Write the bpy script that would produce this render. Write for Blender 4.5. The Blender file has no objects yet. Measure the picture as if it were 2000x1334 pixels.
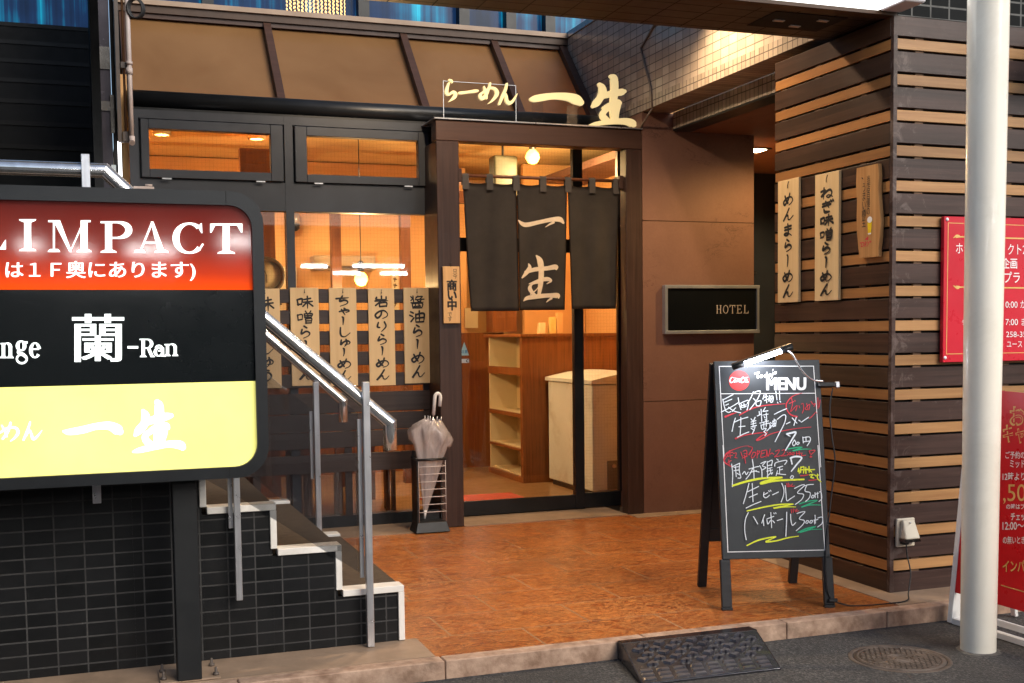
import bpy, bmesh, math, random
from mathutils import Vector, Matrix
random.seed(7)
S = bpy.context.scene
R = math.radians

# ---------------------------------------------------------------- camera
FPX, CX, CY = 2228.2, 979.5, 787.2            # measured on the 2000 x 1334 photograph
YAW, PIT, ROL = 0.33960092, -0.06000259, -0.01277908
EYE = Vector((0.0, 0.0, 1.35))
_f = Vector((math.sin(YAW)*math.cos(PIT), math.cos(YAW)*math.cos(PIT), math.sin(PIT)))
_r0 = Vector((math.cos(YAW), -math.sin(YAW), 0)); _u0 = _r0.cross(_f)
CR = _r0*math.cos(ROL) + _u0*math.sin(ROL)
CU = -_r0*math.sin(ROL) + _u0*math.cos(ROL)
CF = _f
cam_d = bpy.data.cameras.new('camera'); cam = bpy.data.objects.new('camera', cam_d)
S.collection.objects.link(cam)
cam.matrix_world = Matrix(((CR.x, CU.x, -CF.x, EYE.x), (CR.y, CU.y, -CF.y, EYE.y), (CR.z, CU.z, -CF.z, EYE.z), (0, 0, 0, 1)))
cam_d.sensor_width = 36; cam_d.lens = FPX/2000*36
cam_d.shift_x = (1000-CX)/2000; cam_d.shift_y = (CY-667)/2000
cam_d.clip_end = 500; cam_d.clip_start = 0.05
S.camera = cam

# ---------------------------------------------------------------- sky, sun, exposure
SUN_EL, SUN_ROT = R(32), R(152)
W = bpy.data.worlds.new('World'); S.world = W; W.use_nodes = True
nt = W.node_tree; sky = nt.nodes.new('ShaderNodeTexSky'); sky.sky_type = 'NISHITA'; sky.sun_disc = False
sky.sun_elevation = SUN_EL; sky.sun_rotation = SUN_ROT
bg = nt.nodes['Background']; nt.links.new(sky.outputs[0], bg.inputs[0]); bg.inputs[1].default_value = 0.065
sd = bpy.data.lights.new('sun', 'SUN'); sd.energy = 1.5; sd.angle = R(40); sd.color = (1.0, 0.92, 0.81)
so = bpy.data.objects.new('sun', sd); S.collection.objects.link(so)
tow = Vector((math.sin(SUN_ROT)*math.cos(SUN_EL), math.cos(SUN_ROT)*math.cos(SUN_EL), math.sin(SUN_EL)))
so.rotation_euler = tow.to_track_quat('Z', 'Y').to_euler(); so.location = tow*20
S.view_settings.view_transform = 'Standard'; S.view_settings.look = 'None'
S.view_settings.exposure = 1.25; S.view_settings.gamma = 1.0
S.render.engine = 'CYCLES'
S.cycles.use_denoising = True
S.cycles.max_bounces = 10; S.cycles.diffuse_bounces = 4; S.cycles.glossy_bounces = 4
S.cycles.transparent_max_bounces = 24; S.cycles.transmission_bounces = 6
S.cycles.sample_clamp_indirect = 4.0; S.cycles.caustics_reflective = False; S.cycles.caustics_refractive = False

# ---------------------------------------------------------------- helpers
def empty(name, loc, label=None, cat=None, group=None):
    o = bpy.data.objects.new(name, None); S.collection.objects.link(o); o.location = loc; o.empty_display_size = .1
    if label: o['label'] = label; o['category'] = cat
    if group: o['group'] = group
    return o
def tag(o, label=None, cat=None, group=None, kind=None):
    if label: o['label'] = label
    if cat: o['category'] = cat
    if group: o['group'] = group
    if kind: o['kind'] = kind
    return o
def wloc(p):
    v = Vector((0, 0, 0))
    while p is not None:
        v = v + p.location; p = p.parent
    return v

class MB:
    """collects shapes in world coordinates and links them as one mesh object"""
    def __init__(self): self.bm = bmesh.new()
    def _v(self, co): return [self.bm.verts.new(c) for c in co]
    def hexa(self, c, bev=0, seg=1):
        v = self._v(c)
        fs = [self.bm.faces.new([v[i] for i in q]) for q in ((0,3,2,1),(4,5,6,7),(0,1,5,4),(1,2,6,5),(2,3,7,6),(3,0,4,7))]
        if bev:
            es = set(e for f in fs for e in f.edges)
            bmesh.ops.bevel(self.bm, geom=list(es), offset=bev, segments=seg, affect='EDGES', profile=.5)
        return self
    def box(self, x0, x1, y0, y1, z0, z1, bev=0, seg=1):
        return self.hexa([(x0,y0,z0),(x1,y0,z0),(x1,y1,z0),(x0,y1,z0),(x0,y0,z1),(x1,y0,z1),(x1,y1,z1),(x0,y1,z1)], bev, seg)
    def obox(self, o, ax, ay, az, a, b, bev=0, seg=1):
        """oriented box: local corners a..b in the frame (o; ax, ay, az)"""
        o = Vector(o); P = lambda x,y,z: o + ax*x + ay*y + az*z
        (x0,y0,z0),(x1,y1,z1) = a, b
        return self.hexa([P(x0,y0,z0),P(x1,y0,z0),P(x1,y1,z0),P(x0,y1,z0),P(x0,y0,z1),P(x1,y0,z1),P(x1,y1,z1),P(x0,y1,z1)], bev, seg)
    def tube(self, pts, r, n=12, cap=True, r2=None):
        pts = [Vector(p) for p in pts]; rings = []; up = None
        for i, p in enumerate(pts):
            d = (pts[min(i+1, len(pts)-1)] - pts[max(i-1, 0)]).normalized()
            if up is None: up = Vector((0,0,1)) if abs(d.z) < .9 else Vector((1,0,0))
            a = d.cross(up)
            if a.length < 1e-6: a = d.orthogonal()
            a.normalize(); b = a.cross(d).normalized(); up = b
            rr = r if r2 is None else r + (r2-r)*i/(len(pts)-1)
            if isinstance(r, (list, tuple)): rr = r[i]
            rings.append(self._v([p + a*rr*math.cos(2*math.pi*k/n) + b*rr*math.sin(2*math.pi*k/n) for k in range(n)]))
        for A, Bq in zip(rings, rings[1:]):
            for k in range(n):
                f = self.bm.faces.new((A[k], A[(k+1)%n], Bq[(k+1)%n], Bq[k])); f.smooth = True
        if cap:
            self.bm.faces.new(rings[0][::-1]); self.bm.faces.new(rings[-1])
        return self
    def mitred(self, pts, r, n=20, first_cap=True, last_cap=True, start_n=None, end_n=None):
        """straight tube pieces cut at the bisecting planes of their corners"""
        pts = [Vector(p) for p in pts]
        ds = [(b-a).normalized() for a, b in zip(pts, pts[1:])]
        for i, (a, b) in enumerate(zip(pts, pts[1:])):
            d = ds[i]; e1 = d.cross(Vector((0, 1, 0))); e1 = e1.normalized() if e1.length > .01 else d.orthogonal().normalized(); e2 = d.cross(e1)
            n0 = (ds[i-1]+d).normalized() if i else (start_n or d); n1 = (d+ds[i+1]).normalized() if i < len(ds)-1 else (end_n or d)
            ends = []
            for p, nn in ((a, n0), (b, n1)):
                ring = []
                for k in range(n):
                    c = e1*r*math.cos(2*math.pi*k/n) + e2*r*math.sin(2*math.pi*k/n)
                    ring.append(p + c - d*(c.dot(nn)/d.dot(nn)))
                ends.append(self._v(ring))
            for k in range(n):
                f = self.bm.faces.new((ends[0][k], ends[0][(k+1) % n], ends[1][(k+1) % n], ends[1][k])); f.smooth = True
            if i == 0 and first_cap: self.bm.faces.new(ends[0][::-1])
            if i == len(ds)-1 and last_cap: self.bm.faces.new(ends[1])
        return self
    def lathe(self, c, prof, n=24, axis='z', caps=True):
        rings = []
        for r, z in prof:
            ring = []
            for k in range(n):
                a = 2*math.pi*k/n; x, y = r*math.cos(a), r*math.sin(a)
                q = (x, y, z) if axis == 'z' else ((x, z, y) if axis == 'y' else (z, x, y))
                ring.append((c[0]+q[0], c[1]+q[1], c[2]+q[2]))
            rings.append(self._v(ring))
        for A, Bq in zip(rings, rings[1:]):
            for k in range(n):
                f = self.bm.faces.new((A[k], A[(k+1)%n], Bq[(k+1)%n], Bq[k])); f.smooth = True
        for ring in ((rings[0], rings[-1]) if caps else ()):
            try: self.bm.faces.new(ring)
            except Exception: pass
        return self
    def poly(self, pts, ext=None):
        """flat polygon, optionally extruded by vector ext"""
        v = self._v(pts); f = self.bm.faces.new(v)
        if ext is not None:
            r = bmesh.ops.extrude_face_region(self.bm, geom=[f])
            bmesh.ops.translate(self.bm, vec=Vector(ext), verts=[e for e in r['geom'] if isinstance(e, bmesh.types.BMVert)])
        return self
    def build_each(self, name, mat, parent):
        """every loose piece becomes a part of its own"""
        todo = set(self.bm.verts); out = []
        while todo:
            st = [todo.pop()]; isl = set(st)
            while st:
                for e in st.pop().link_edges:
                    for o in e.verts:
                        if o not in isl: isl.add(o); todo.discard(o); st.append(o)
            m = MB(); mp = {v: m.bm.verts.new(v.co) for v in isl}
            for f in {f for v in isl for f in v.link_faces}:
                nf = m.bm.faces.new([mp[v] for v in f.verts]); nf.smooth = f.smooth
            out.append(m.build(name, mat, parent))
        self.bm.free(); return out
    def build(self, name, mat, parent=None, smooth=False, fix=True):
        if fix: bmesh.ops.recalc_face_normals(self.bm, faces=self.bm.faces[:])
        me = bpy.data.meshes.new(name)
        L = wloc(parent) if parent is not None else None
        if L is None:
            # top level: origin at the middle of the base
            xs = [v.co.x for v in self.bm.verts]; ys = [v.co.y for v in self.bm.verts]; zs = [v.co.z for v in self.bm.verts]
            L = Vector(((min(xs)+max(xs))/2, (min(ys)+max(ys))/2, min(zs)))
        # keep world-space texture coordinates in the mesh: attribute 'wpos'
        at = self.bm.verts.layers.float_vector.new('wpos')
        for v in self.bm.verts: v[at] = v.co
        bmesh.ops.translate(self.bm, vec=-L, verts=self.bm.verts[:])
        self.bm.to_mesh(me); self.bm.free()
        if smooth:
            for p in me.polygons: p.use_smooth = True
        me.materials.append(mat)
        o = bpy.data.objects.new(name, me); S.collection.objects.link(o)
        if parent is not None: o.parent = parent
        else: o.location = L
        return o

# pixel of the photograph -> point on a plane of the scene (used to copy flat lettering onto real boards)
def ray(px, py):
    return CR*((px-CX)/FPX) - CU*((py-CY)/FPX) + CF
class Plane:
    def __init__(self, p, n, toward=None):
        self.p = Vector(p); self.n = Vector(n).normalized()
        if (EYE - self.p).dot(self.n) < 0: self.n = -self.n
    def at(self, px, py, lift=0.0):
        d = ray(px, py); t = (self.p - EYE).dot(self.n)/d.dot(self.n)
        return EYE + d*t + self.n*lift
def PY(y): return Plane((0, y, 0), (0, -1, 0))
def PXp(x): return Plane((x, 0, 0), (-1, 0, 0))

def catmull(pts, n=7):
    if len(pts) < 3: n = max(n, 4)
    out = []
    for i in range(len(pts)-1):
        p0 = pts[max(i-1, 0)]; p1 = pts[i]; p2 = pts[i+1]; p3 = pts[min(i+2, len(pts)-1)]
        for k in range(n):
            t = k/n
            out.append(tuple(.5*((2*b) + (-a+c)*t + (2*a-5*b+4*c-d)*t*t + (-a+3*b-3*c+d)*t**3) for a, b, c, d in zip(p0, p1, p2, p3)))
    out.append(tuple(pts[-1])); return out

class Ink:
    """strokes of ink / chalk / cut letters on a plane. place(x, y, lift) -> world point."""
    def __init__(self, place, base=0.0012, thick=0.0):
        self.m = MB(); self.place = place; self.base = base; self.k = 0; self.thick = thick
    def stroke(self, pts, w=None, smooth=True, round_=True):
        """pts: (x, y) or (x, y, width)"""
        q = [(p[0], p[1], (p[2] if len(p) > 2 else w)) for p in pts]
        if smooth: q = catmull(q)
        q = [p for i, p in enumerate(q) if i == 0 or math.hypot(p[0]-q[i-1][0], p[1]-q[i-1][1]) > 1e-4]
        if len(q) < 2: return self
        L, Rr = [], []
        n = len(q)
        for i in range(n):
            a, b = q[max(i-1, 0)], q[min(i+1, n-1)]
            dx, dy = b[0]-a[0], b[1]-a[1]; l = math.hypot(dx, dy) or 1
            nx, ny = -dy/l, dx/l; h = max(q[i][2], .0004)/2
            L.append((q[i][0]+nx*h, q[i][1]+ny*h)); Rr.append((q[i][0]-nx*h, q[i][1]-ny*h))
        bm = self.m.bm; lift = self.base + self.k*0.00012; self.k += 1
        lf = lambda i: lift + i*0.000004
        vl = [bm.verts.new(self.place(*L[i], lf(i))) for i in range(n)]
        vr = [bm.verts.new(self.place(*Rr[i], lf(i))) for i in range(n)]
        for i in range(n-1):
            bm.faces.new((vl[i], vl[i+1], vr[i+1], vr[i]))
        if round_:
            for i, (A, Bq, sgn) in ((0, (vl[0], vr[0], -1)), (n-1, (vl[-1], vr[-1], 1))):
                a, b = (q[0], q[1]) if i == 0 else (q[-2], q[-1])
                ang = math.atan2(b[1]-a[1], b[0]-a[0]); h = max(q[i][2], .0004)/2
                arc = []
                for s in range(1, 5):
                    th = ang + (math.pi/2 + math.pi*s/5 if i == 0 else math.pi/2 - math.pi*s/5)
                    arc.append(bm.verts.new(self.place(q[i][0]+math.cos(th)*h, q[i][1]+math.sin(th)*h, lf(i))))
                try: bm.faces.new([A]+arc+[Bq])
                except Exception: pass
        return self
    def strokes(self, lst, w=None, smooth=True):
        for s in lst: self.stroke(s, w, smooth)
        return self
    def poly(self, pts):
        lift = self.base + self.k*0.00012; self.k += 1
        self.m.poly([self.place(x, y, lift) for x, y in pts]); return self
    def disc(self, x, y, r, ry=None, n=28):
        ry = ry or r
        return self.poly([(x+r*math.cos(2*math.pi*i/n), y+ry*math.sin(2*math.pi*i/n)) for i in range(n)])
    def text(self, s, x0, y0, x1, y1, bold=0.0, shear=0.0, vertical=False):
        """typeset text filling the box"""
        c = bpy.data.curves.new('t', 'FONT'); c.body = ('\n'.join(s) if vertical else s)
        c.offset = bold; c.resolution_u = 4
        if vertical: c.align_x = 'CENTER'; c.space_line = .86
        c.shear = shear
        o = bpy.data.objects.new('t', c); S.collection.objects.link(o)
        dg = bpy.context.evaluated_depsgraph_get(); me = bpy.data.meshes.new_from_object(o.evaluated_get(dg))
        bpy.data.objects.remove(o); bpy.data.curves.remove(c)
        if not me.vertices: return self
        xs = [v.co.x for v in me.vertices]; ys = [v.co.y for v in me.vertices]
        ax, bx, ay, by = min(xs), max(xs), min(ys), max(ys)
        lift = self.base + self.k*0.00012; self.k += 1
        vs = [self.m.bm.verts.new(self.place(x0+(v.co.x-ax)/max(bx-ax, 1e-6)*(x1-x0), y1-(v.co.y-ay)/max(by-ay, 1e-6)*(y1-y0), lift)) for v in me.vertices]
        for p in me.polygons:
            try: self.m.bm.faces.new([vs[i] for i in p.vertices])
            except Exception: pass
        bpy.data.meshes.remove(me); return self
    def build(self, name, mat, parent=None):
        if self.thick:
            bm = self.m.bm
            r = bmesh.ops.extrude_face_region(bm, geom=bm.faces[:])
            bmesh.ops.translate(bm, vec=self.thick, verts=[e for e in r['geom'] if isinstance(e, bmesh.types.BMVert)])
        return self.m.build(name, mat, parent, fix=bool(self.thick))

# ---------------------------------------------------------------- materials
def srgb(r, g, b):
    f = lambda c: (c/255/12.92) if c/255 <= .04045 else ((c/255+.055)/1.055)**2.4
    return (f(r), f(g), f(b), 1)
def lin(r, g, b): return (r, g, b, 1)
class NT:
    def __init__(self, name):
        self.m = bpy.data.materials.new(name); self.m.use_nodes = True; self.t = self.m.node_tree
        self.b = self.t.nodes['Principled BSDF']; self.out = self.t.nodes['Material Output']
        self._pos = None
    def n(self, typ, **kw):
        x = self.t.nodes.new(typ)
        for k, v in kw.items(): setattr(x, k, v)
        return x
    def l(self, a, b): self.t.links.new(a, b)
    def pos(self):
        if self._pos is None: self._pos = self.n('ShaderNodeAttribute', attribute_name='wpos').outputs['Vector']
        return self._pos
    def scaled(self, sx, sy, sz, loc=(0, 0, 0)):
        mp = self.n('ShaderNodeMapping'); mp.inputs['Scale'].default_value = (sx, sy, sz); mp.inputs['Location'].default_value = loc
        self.l(self.pos(), mp.inputs[0]); return mp.outputs[0]
    def noise(self, vec, scale, detail=4, rough=.55, dist=0):
        x = self.n('ShaderNodeTexNoise'); x.inputs['Scale'].default_value = scale; x.inputs['Detail'].default_value = detail
        x.inputs['Roughness'].default_value = rough; x.inputs['Distortion'].default_value = dist
        self.l(vec, x.inputs['Vector']); return x.outputs['Fac']
    def ramp(self, fac, stops, interp='LINEAR'):
        x = self.n('ShaderNodeValToRGB'); cr = x.color_ramp; cr.interpolation = interp
        while len(cr.elements) < len(stops): cr.elements.new(.5)
        for e, (p, c) in zip(cr.elements, stops): e.position = p; e.color = c
        self.l(fac, x.inputs[0]); return x.outputs[0]
    def mix(self, fac, a, b, mode='MIX'):
        x = self.n('ShaderNodeMixRGB', blend_type=mode)
        for i, v in ((0, fac), (1, a), (2, b)):
            if hasattr(v, 'links') or hasattr(v, 'is_linked'): self.l(v, x.inputs[i])
            else: x.inputs[i].default_value = v
        return x.outputs[0]
    def math(self, op, a, b=0.0, c=0.0):
        x = self.n('ShaderNodeMath', operation=op)
        for i, v in ((0, a), (1, b), (2, c)):
            if hasattr(v, 'is_linked'): self.l(v, x.inputs[i])
            else: x.inputs[i].default_value = v
        return x.outputs[0]
    def bump(self, h, s=.3, d=.01):
        x = self.n('ShaderNodeBump'); x.inputs['Strength'].default_value = s; x.inputs['Distance'].default_value = d
        self.l(h, x.inputs['Height']); self.l(x.outputs[0], self.b.inputs['Normal'])
    def set(self, col=None, rough=None, metal=None, spec=None, coat=None):
        for key, v in (('Base Color', col), ('Roughness', rough), ('Metallic', metal), ('Specular IOR Level', spec), ('Coat Weight', coat)):
            if v is None: continue
            if hasattr(v, 'is_linked'): self.l(v, self.b.inputs[key])
            else: self.b.inputs[key].default_value = v
        return self.m

def mottled(name, c1, c2, scale=6, rough=.5, metal=0, bump=0, stretch=(1, 1, 1), spec=.35, dirt=None, coat=0, rvar=.12, fine=90):
    t = NT(name); v = t.scaled(*stretch)
    n1 = t.noise(v, scale, 6, .6)
    col = t.ramp(n1, [(.3, c1), (.7, c2)])
    if dirt:
        n2 = t.noise(t.pos(), 2.2, 6, .7, .6)
        col = t.mix(t.math('MULTIPLY', t.ramp(n2, [(.5, lin(0, 0, 0)), (.72, lin(1, 1, 1))]), .6), col, dirt)
    n3 = t.noise(t.pos(), 14, 5, .65)
    r = t.math('ADD', t.math('MULTIPLY', t.math('SUBTRACT', n3, .5), rvar*2), rough)
    t.set(col, r, metal, spec, coat)
    if bump: t.bump(t.noise(v, fine, 4, .6), bump, .004)
    return t.m
def wood(name, c1, c2, axis='x', rough=.45, period=None, phase=0.0, scale=1.0, bump=.15, wear=None, corner=None):
    """long grain along one axis; each board (by height period) gets its own tone"""
    t = NT(name)
    st = {'x': (1.6, 14, 40), 'y': (14, 1.6, 40), 'z': (40, 40, 1.6)}[axis]
    v = t.scaled(*[s*scale for s in st])
    if period:
        sx = t.n('ShaderNodeSeparateXYZ'); t.l(t.pos(), sx.inputs[0])
        idx = t.math('FLOOR', t.math('DIVIDE', t.math('ADD', sx.outputs[2], phase), period))
        off = t.n('ShaderNodeCombineXYZ'); t.l(t.math('MULTIPLY', idx, 7.31), off.inputs[0]); t.l(t.math('MULTIPLY', idx, 3.7), off.inputs[1])
        ad = t.n('ShaderNodeVectorMath', operation='ADD'); t.l(v, ad.inputs[0]); t.l(off.outputs[0], ad.inputs[1]); v = ad.outputs[0]
        wn = t.n('ShaderNodeTexWhiteNoise', noise_dimensions='1D'); t.l(idx, wn.inputs['W']); tone = wn.outputs['Value']
    n1 = t.noise(v, 1.0, 7, .62, .4); n2 = t.noise(t.pos(), 2.3, 4, .6)
    f = t.math('ADD', t.math('MULTIPLY', n1, .75), t.math('MULTIPLY', n2, .25))
    col = t.ramp(f, [(.33, c1), (.66, c2)])
    if period:
        hv = t.n('ShaderNodeHueSaturation'); t.l(col, hv.inputs['Color']); t.l(t.math('ADD', t.math('MULTIPLY', tone, .4), .8), hv.inputs['Value']); col = hv.outputs[0]
    if wear:
        w = t.noise(t.pos(), 9, 8, .75, 1.2)
        if corner:
            cs = t.n('ShaderNodeSeparateXYZ'); t.l(t.pos(), cs.inputs[0])
            near = t.math('MAXIMUM', t.math('MULTIPLY', t.math('SUBTRACT', corner[1], cs.outputs[corner[0]]), 1.1), 0.0)
            w = t.math('ADD', w, t.math('MINIMUM', near, .11))
        col = t.mix(t.ramp(w, [(.62, lin(0, 0, 0)), (.72, lin(.7, .7, .7))]), col, wear)
    n3 = t.noise(t.pos(), 7, 5, .7)
    t.set(col, t.math('ADD', t.math('MULTIPLY', n3, .3), rough-.15), 0, .3)
    if bump: t.bump(n1, bump, .003)
    return t.m
def tiles(name, plane, w, h, c1, c2, grout, gap=.004, ox=0, oy=0, offset=0.0, rough=.2, bump=.5, gr=.8, spec=.5, dirt=None, coat=0, extra=None):
    t = NT(name); sx = t.n('ShaderNodeSeparateXYZ'); t.l(t.pos(), sx.inputs[0])
    a, b = {'xz': (0, 2), 'yz': (1, 2), 'xy': (0, 1)}[plane]
    cv = t.n('ShaderNodeCombineXYZ')
    t.l(t.math('ADD', sx.outputs[a], ox), cv.inputs[0]); t.l(t.math('ADD', sx.outputs[b], oy), cv.inputs[1])
    br = t.n('ShaderNodeTexBrick'); t.l(cv.outputs[0], br.inputs['Vector'])
    br.offset = offset; br.offset_frequency = 2; br.squash = 1
    for k, v in (('Scale', 1.0), ('Mortar Size', gap), ('Mortar Smooth', .15), ('Bias', 0.0), ('Brick Width', w), ('Row Height', h)): br.inputs[k].default_value = v
    br.inputs['Color1'].default_value = lin(0, 0, 0); br.inputs['Color2'].default_value = lin(1, 1, 1); br.inputs['Mortar'].default_value = lin(.5, .5, .5)
    sep = t.n('ShaderNodeSeparateColor'); t.l(br.outputs['Color'], sep.inputs[0])
    n1 = t.noise(t.pos(), 22, 5, .65)
    tone = t.math('ADD', t.math('MULTIPLY', sep.outputs[0], .6), t.math('MULTIPLY', n1, .4))
    col = t.ramp(tone, [(.2, c1), (.8, c2)])
    if extra: col = extra(t, col)
    gn = t.noise(t.pos(), 5, 5, .7)
    gcol = t.mix(t.ramp(gn, [(.35, lin(0, 0, 0)), (.7, lin(1, 1, 1))]), grout, tuple(c*.45 for c in grout[:3])+(1,))
    fac = br.outputs['Fac']
    col = t.mix(fac, col, gcol)
    if dirt:
        n2 = t.noise(t.pos(), 1.7, 7, .75, .8)
        col = t.mix(t.math('MULTIPLY', t.ramp(n2, [(.5, lin(0, 0, 0)), (.75, lin(1, 1, 1))]), .5), col, dirt)
    n4 = t.noise(t.pos(), 11, 6, .7)
    rr = t.math('ADD', t.math('MULTIPLY', n4, .22), rough-.08)
    rr = t.math('ADD', t.math('MULTIPLY', fac, gr-rough), rr)
    t.set(col, rr, 0, spec, coat)
    hgt = t.math('SUBTRACT', t.math('MULTIPLY', n1, .12), fac)
    t.bump(hgt, bump, .002)
    return t.m
def emit(name, col, strength, vary=None):
    t = NT(name); t.b.inputs['Base Color'].default_value = (col[0]*.8, col[1]*.8, col[2]*.8, 1)
    t.b.inputs['Emission Color'].default_value = col; t.b.inputs['Emission Strength'].default_value = strength
    t.b.inputs['Roughness'].default_value = .3
    n = t.noise(t.pos(), 6, 3); t.l(t.math('ADD', t.math('MULTIPLY', n, .1), .25), t.b.inputs['Roughness'])
    return t.m
def glass(name, tint=(1, 1, 1, 1), ior=1.5, wav=0.0, boost=1.0, wire=False):
    """thin pane: transparent, with a mirror coat by Fresnel"""
    t = NT(name); t.t.nodes.remove(t.b)
    tr = t.n('ShaderNodeBsdfTransparent'); tr.inputs[0].default_value = tint
    gl = t.n('ShaderNodeBsdfGlossy'); gl.inputs['Roughness'].default_value = .015
    fr = t.n('ShaderNodeFresnel'); fr.inputs[0].default_value = ior
    mx = t.n('ShaderNodeMixShader'); t.l(t.math('MULTIPLY', fr.outputs[0], boost), mx.inputs[0]); t.l(tr.outputs[0], mx.inputs[1]); t.l(gl.outputs[0], mx.inputs[2])
    if wav:
        bp = t.n('ShaderNodeBump'); bp.inputs['Strength'].default_value = wav; bp.inputs['Distance'].default_value = .01
        t.l(t.noise(t.scaled(1, 1, .5), 2.5, 2), bp.inputs['Height']); t.l(bp.outputs[0], gl.inputs['Normal'])
    last = mx.outputs[0]
    if wire:
        sx = t.n('ShaderNodeSeparateXYZ'); t.l(t.pos(), sx.inputs[0])
        wx = t.math('LESS_THAN', t.math('FRACT', t.math('DIVIDE', sx.outputs[0], .025)), .05)
        wz = t.math('LESS_THAN', t.math('FRACT', t.math('DIVIDE', sx.outputs[2], .025)), .05)
        df = t.n('ShaderNodeBsdfDiffuse'); df.inputs[0].default_value = lin(.35, .3, .25)
        m2 = t.n('ShaderNodeMixShader'); t.l(t.math('MULTIPLY', t.math('MAXIMUM', wx, wz), .13), m2.inputs[0]); t.l(last, m2.inputs[1]); t.l(df.outputs[0], m2.inputs[2]); last = m2.outputs[0]
    t.l(last, t.out.inputs[0]); return t.m

M = {}
M['asphalt'] = None
def make_asphalt():
    t = NT('asphalt'); v = t.pos()
    vo = t.n('ShaderNodeTexVoronoi'); vo.inputs['Scale'].default_value = 130; t.l(v, vo.inputs['Vector'])
    big = t.noise(v, 1.6, 6, .7); fine = t.noise(v, 240, 3, .7)
    sep = t.n('ShaderNodeSeparateColor'); t.l(vo.outputs['Color'], sep.inputs[0])
    c = t.ramp(t.math('ADD', t.math('MULTIPLY', sep.outputs[0], .6), t.math('MULTIPLY', fine, .4)), [(.3, lin(.03, .03, .031)), (.62, lin(.062, .06, .058)), (.95, lin(.16, .155, .145))])
    c = t.mix(t.ramp(big, [(.4, lin(0, 0, 0)), (.62, lin(.75, .75, .75))]), c, lin(.03, .029, .029))
    t.set(c, .85, 0, .4); t.bump(t.math('ADD', vo.outputs['Distance'], t.math('MULTIPLY', fine, .5)), .55, .006); return t.m
M['asphalt'] = make_asphalt()
def granite(t, col):
    v = t.scaled(1.0, 3.2, 1.0)
    a = t.noise(v, 7, 9, .72, 1.6); b = t.noise(t.pos(), 1.3, 5, .65, .5); c = t.noise(v, 34, 6, .75, .8)
    base = t.ramp(a, [(.25, lin(.08, .014, .004)), (.41, lin(.31, .075, .015)), (.5, lin(.55, .165, .034)), (.7, lin(.68, .25, .052))])
    base = t.mix(t.ramp(c, [(.42, lin(.75, .75, .75)), (.6, lin(0, 0, 0))]), base, lin(.24, .055, .012))
    r1 = t.math('ABSOLUTE', t.math('SUBTRACT', t.noise(t.scaled(1.0, 2.0, 1.0), 8, 8, .74, 2.6), .5))
    pm_ = t.noise(t.pos(), 3.1, 4, .6)
    vein = t.math('MULTIPLY', t.ramp(r1, [(.0, lin(1, 1, 1)), (.03, lin(.85, .85, .85)), (.07, lin(0, 0, 0))]), t.ramp(pm_, [(.35, lin(.45, .45, .45)), (.58, lin(1, 1, 1))]))
    base = t.mix(vein, base, lin(.085, .018, .008))
    r2 = t.math('ABSOLUTE', t.math('SUBTRACT', t.noise(t.scaled(1.0, 1.8, 1.0), 5, 8, .75, 3.5), .52))
    base = t.mix(t.math('MULTIPLY', t.ramp(r2, [(.0, lin(1, 1, 1)), (.045, lin(0, 0, 0))]), .6), base, lin(.72, .33, .1))
    base = t.mix(t.math('MULTIPLY', col, .25), base, lin(.3, .07, .015))
    return t.mix(t.ramp(b, [(.55, lin(0, 0, 0)), (.75, lin(.55, .55, .55))]), base, lin(.13, .06, .03))
M['granite'] = tiles('granite_floor', 'xy', .68, .361, lin(0, 0, 0), lin(1, 1, 1), lin(.36, .22, .11), gap=.0036, ox=-1.46+.68*10, oy=-4.495+.361*20, offset=.5, rough=.3, bump=.12, gr=.6, extra=granite)
M['kerb'] = mottled('kerb_stone', lin(.22, .13, .085), lin(.52, .36, .26), 14, .8, bump=.9, dirt=lin(.06, .045, .035), stretch=(1, 1, 1), fine=34)
M['border'] = mottled('border_stone', lin(.24, .165, .11), lin(.36, .25, .17), 5, .6, bump=.15, dirt=lin(.12, .09, .06))
M['sash'] = mottled('dark_grey_sash', lin(.028, .031, .037), lin(.042, .046, .055), 3, .38, bump=.05, rvar=.1)
M['sash_black'] = mottled('black_sash', lin(.008, .009, .010), lin(.014, .015, .017), 4, .35)
M['portal'] = wood('portal_wood', lin(.028, .015, .012), lin(.062, .034, .027), 'z', .42, wear=lin(.05, .03, .022))
M['portal_h'] = wood('portal_wood_across', lin(.05, .026, .019), lin(.078, .04, .028), 'x', .42)
def make_brown():
    t = NT('brown_plaster'); n1 = t.noise(t.pos(), 2.5, 6, .6); n2 = t.noise(t.pos(), 60, 4, .6)
    col = t.ramp(t.math('ADD', t.math('MULTIPLY', n1, .7), t.math('MULTIPLY', n2, .3)), [(.3, lin(.15, .076, .056)), (.7, lin(.205, .106, .078))])
    r = t.math('ABSOLUTE', t.math('SUBTRACT', t.noise(t.scaled(1, 1, 1.6), 4.5, 9, .7, 1.2), .5)); mk = t.noise(t.scaled(1, 1, 1, (3, 1, 7)), 2.2, 3)
    cr = t.math('MULTIPLY', t.ramp(r, [(.0, lin(1, 1, 1)), (.012, lin(0, 0, 0))]), t.ramp(mk, [(.52, lin(0, 0, 0)), (.6, lin(1, 1, 1))]))
    col = t.mix(t.math('MULTIPLY', cr, .75), col, lin(.045, .022, .016))
    t.set(col, .6, 0, .3); t.bump(t.math('SUBTRACT', t.noise(t.pos(), 35, 4), t.math('MULTIPLY', cr, .6)), .16, .004); return t.m
M['brown'] = make_brown()
M['btile'] = tiles('black_wall_tile', 'xz', .1125, .0553, lin(.004, .0045, .005), lin(.009, .0095, .0105), lin(.055, .054, .053), gap=.0034, ox=.299+.1125*40, oy=-.042+.0553*20, rough=.36, bump=.5, spec=.25, dirt=lin(.018, .017, .016))
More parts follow.
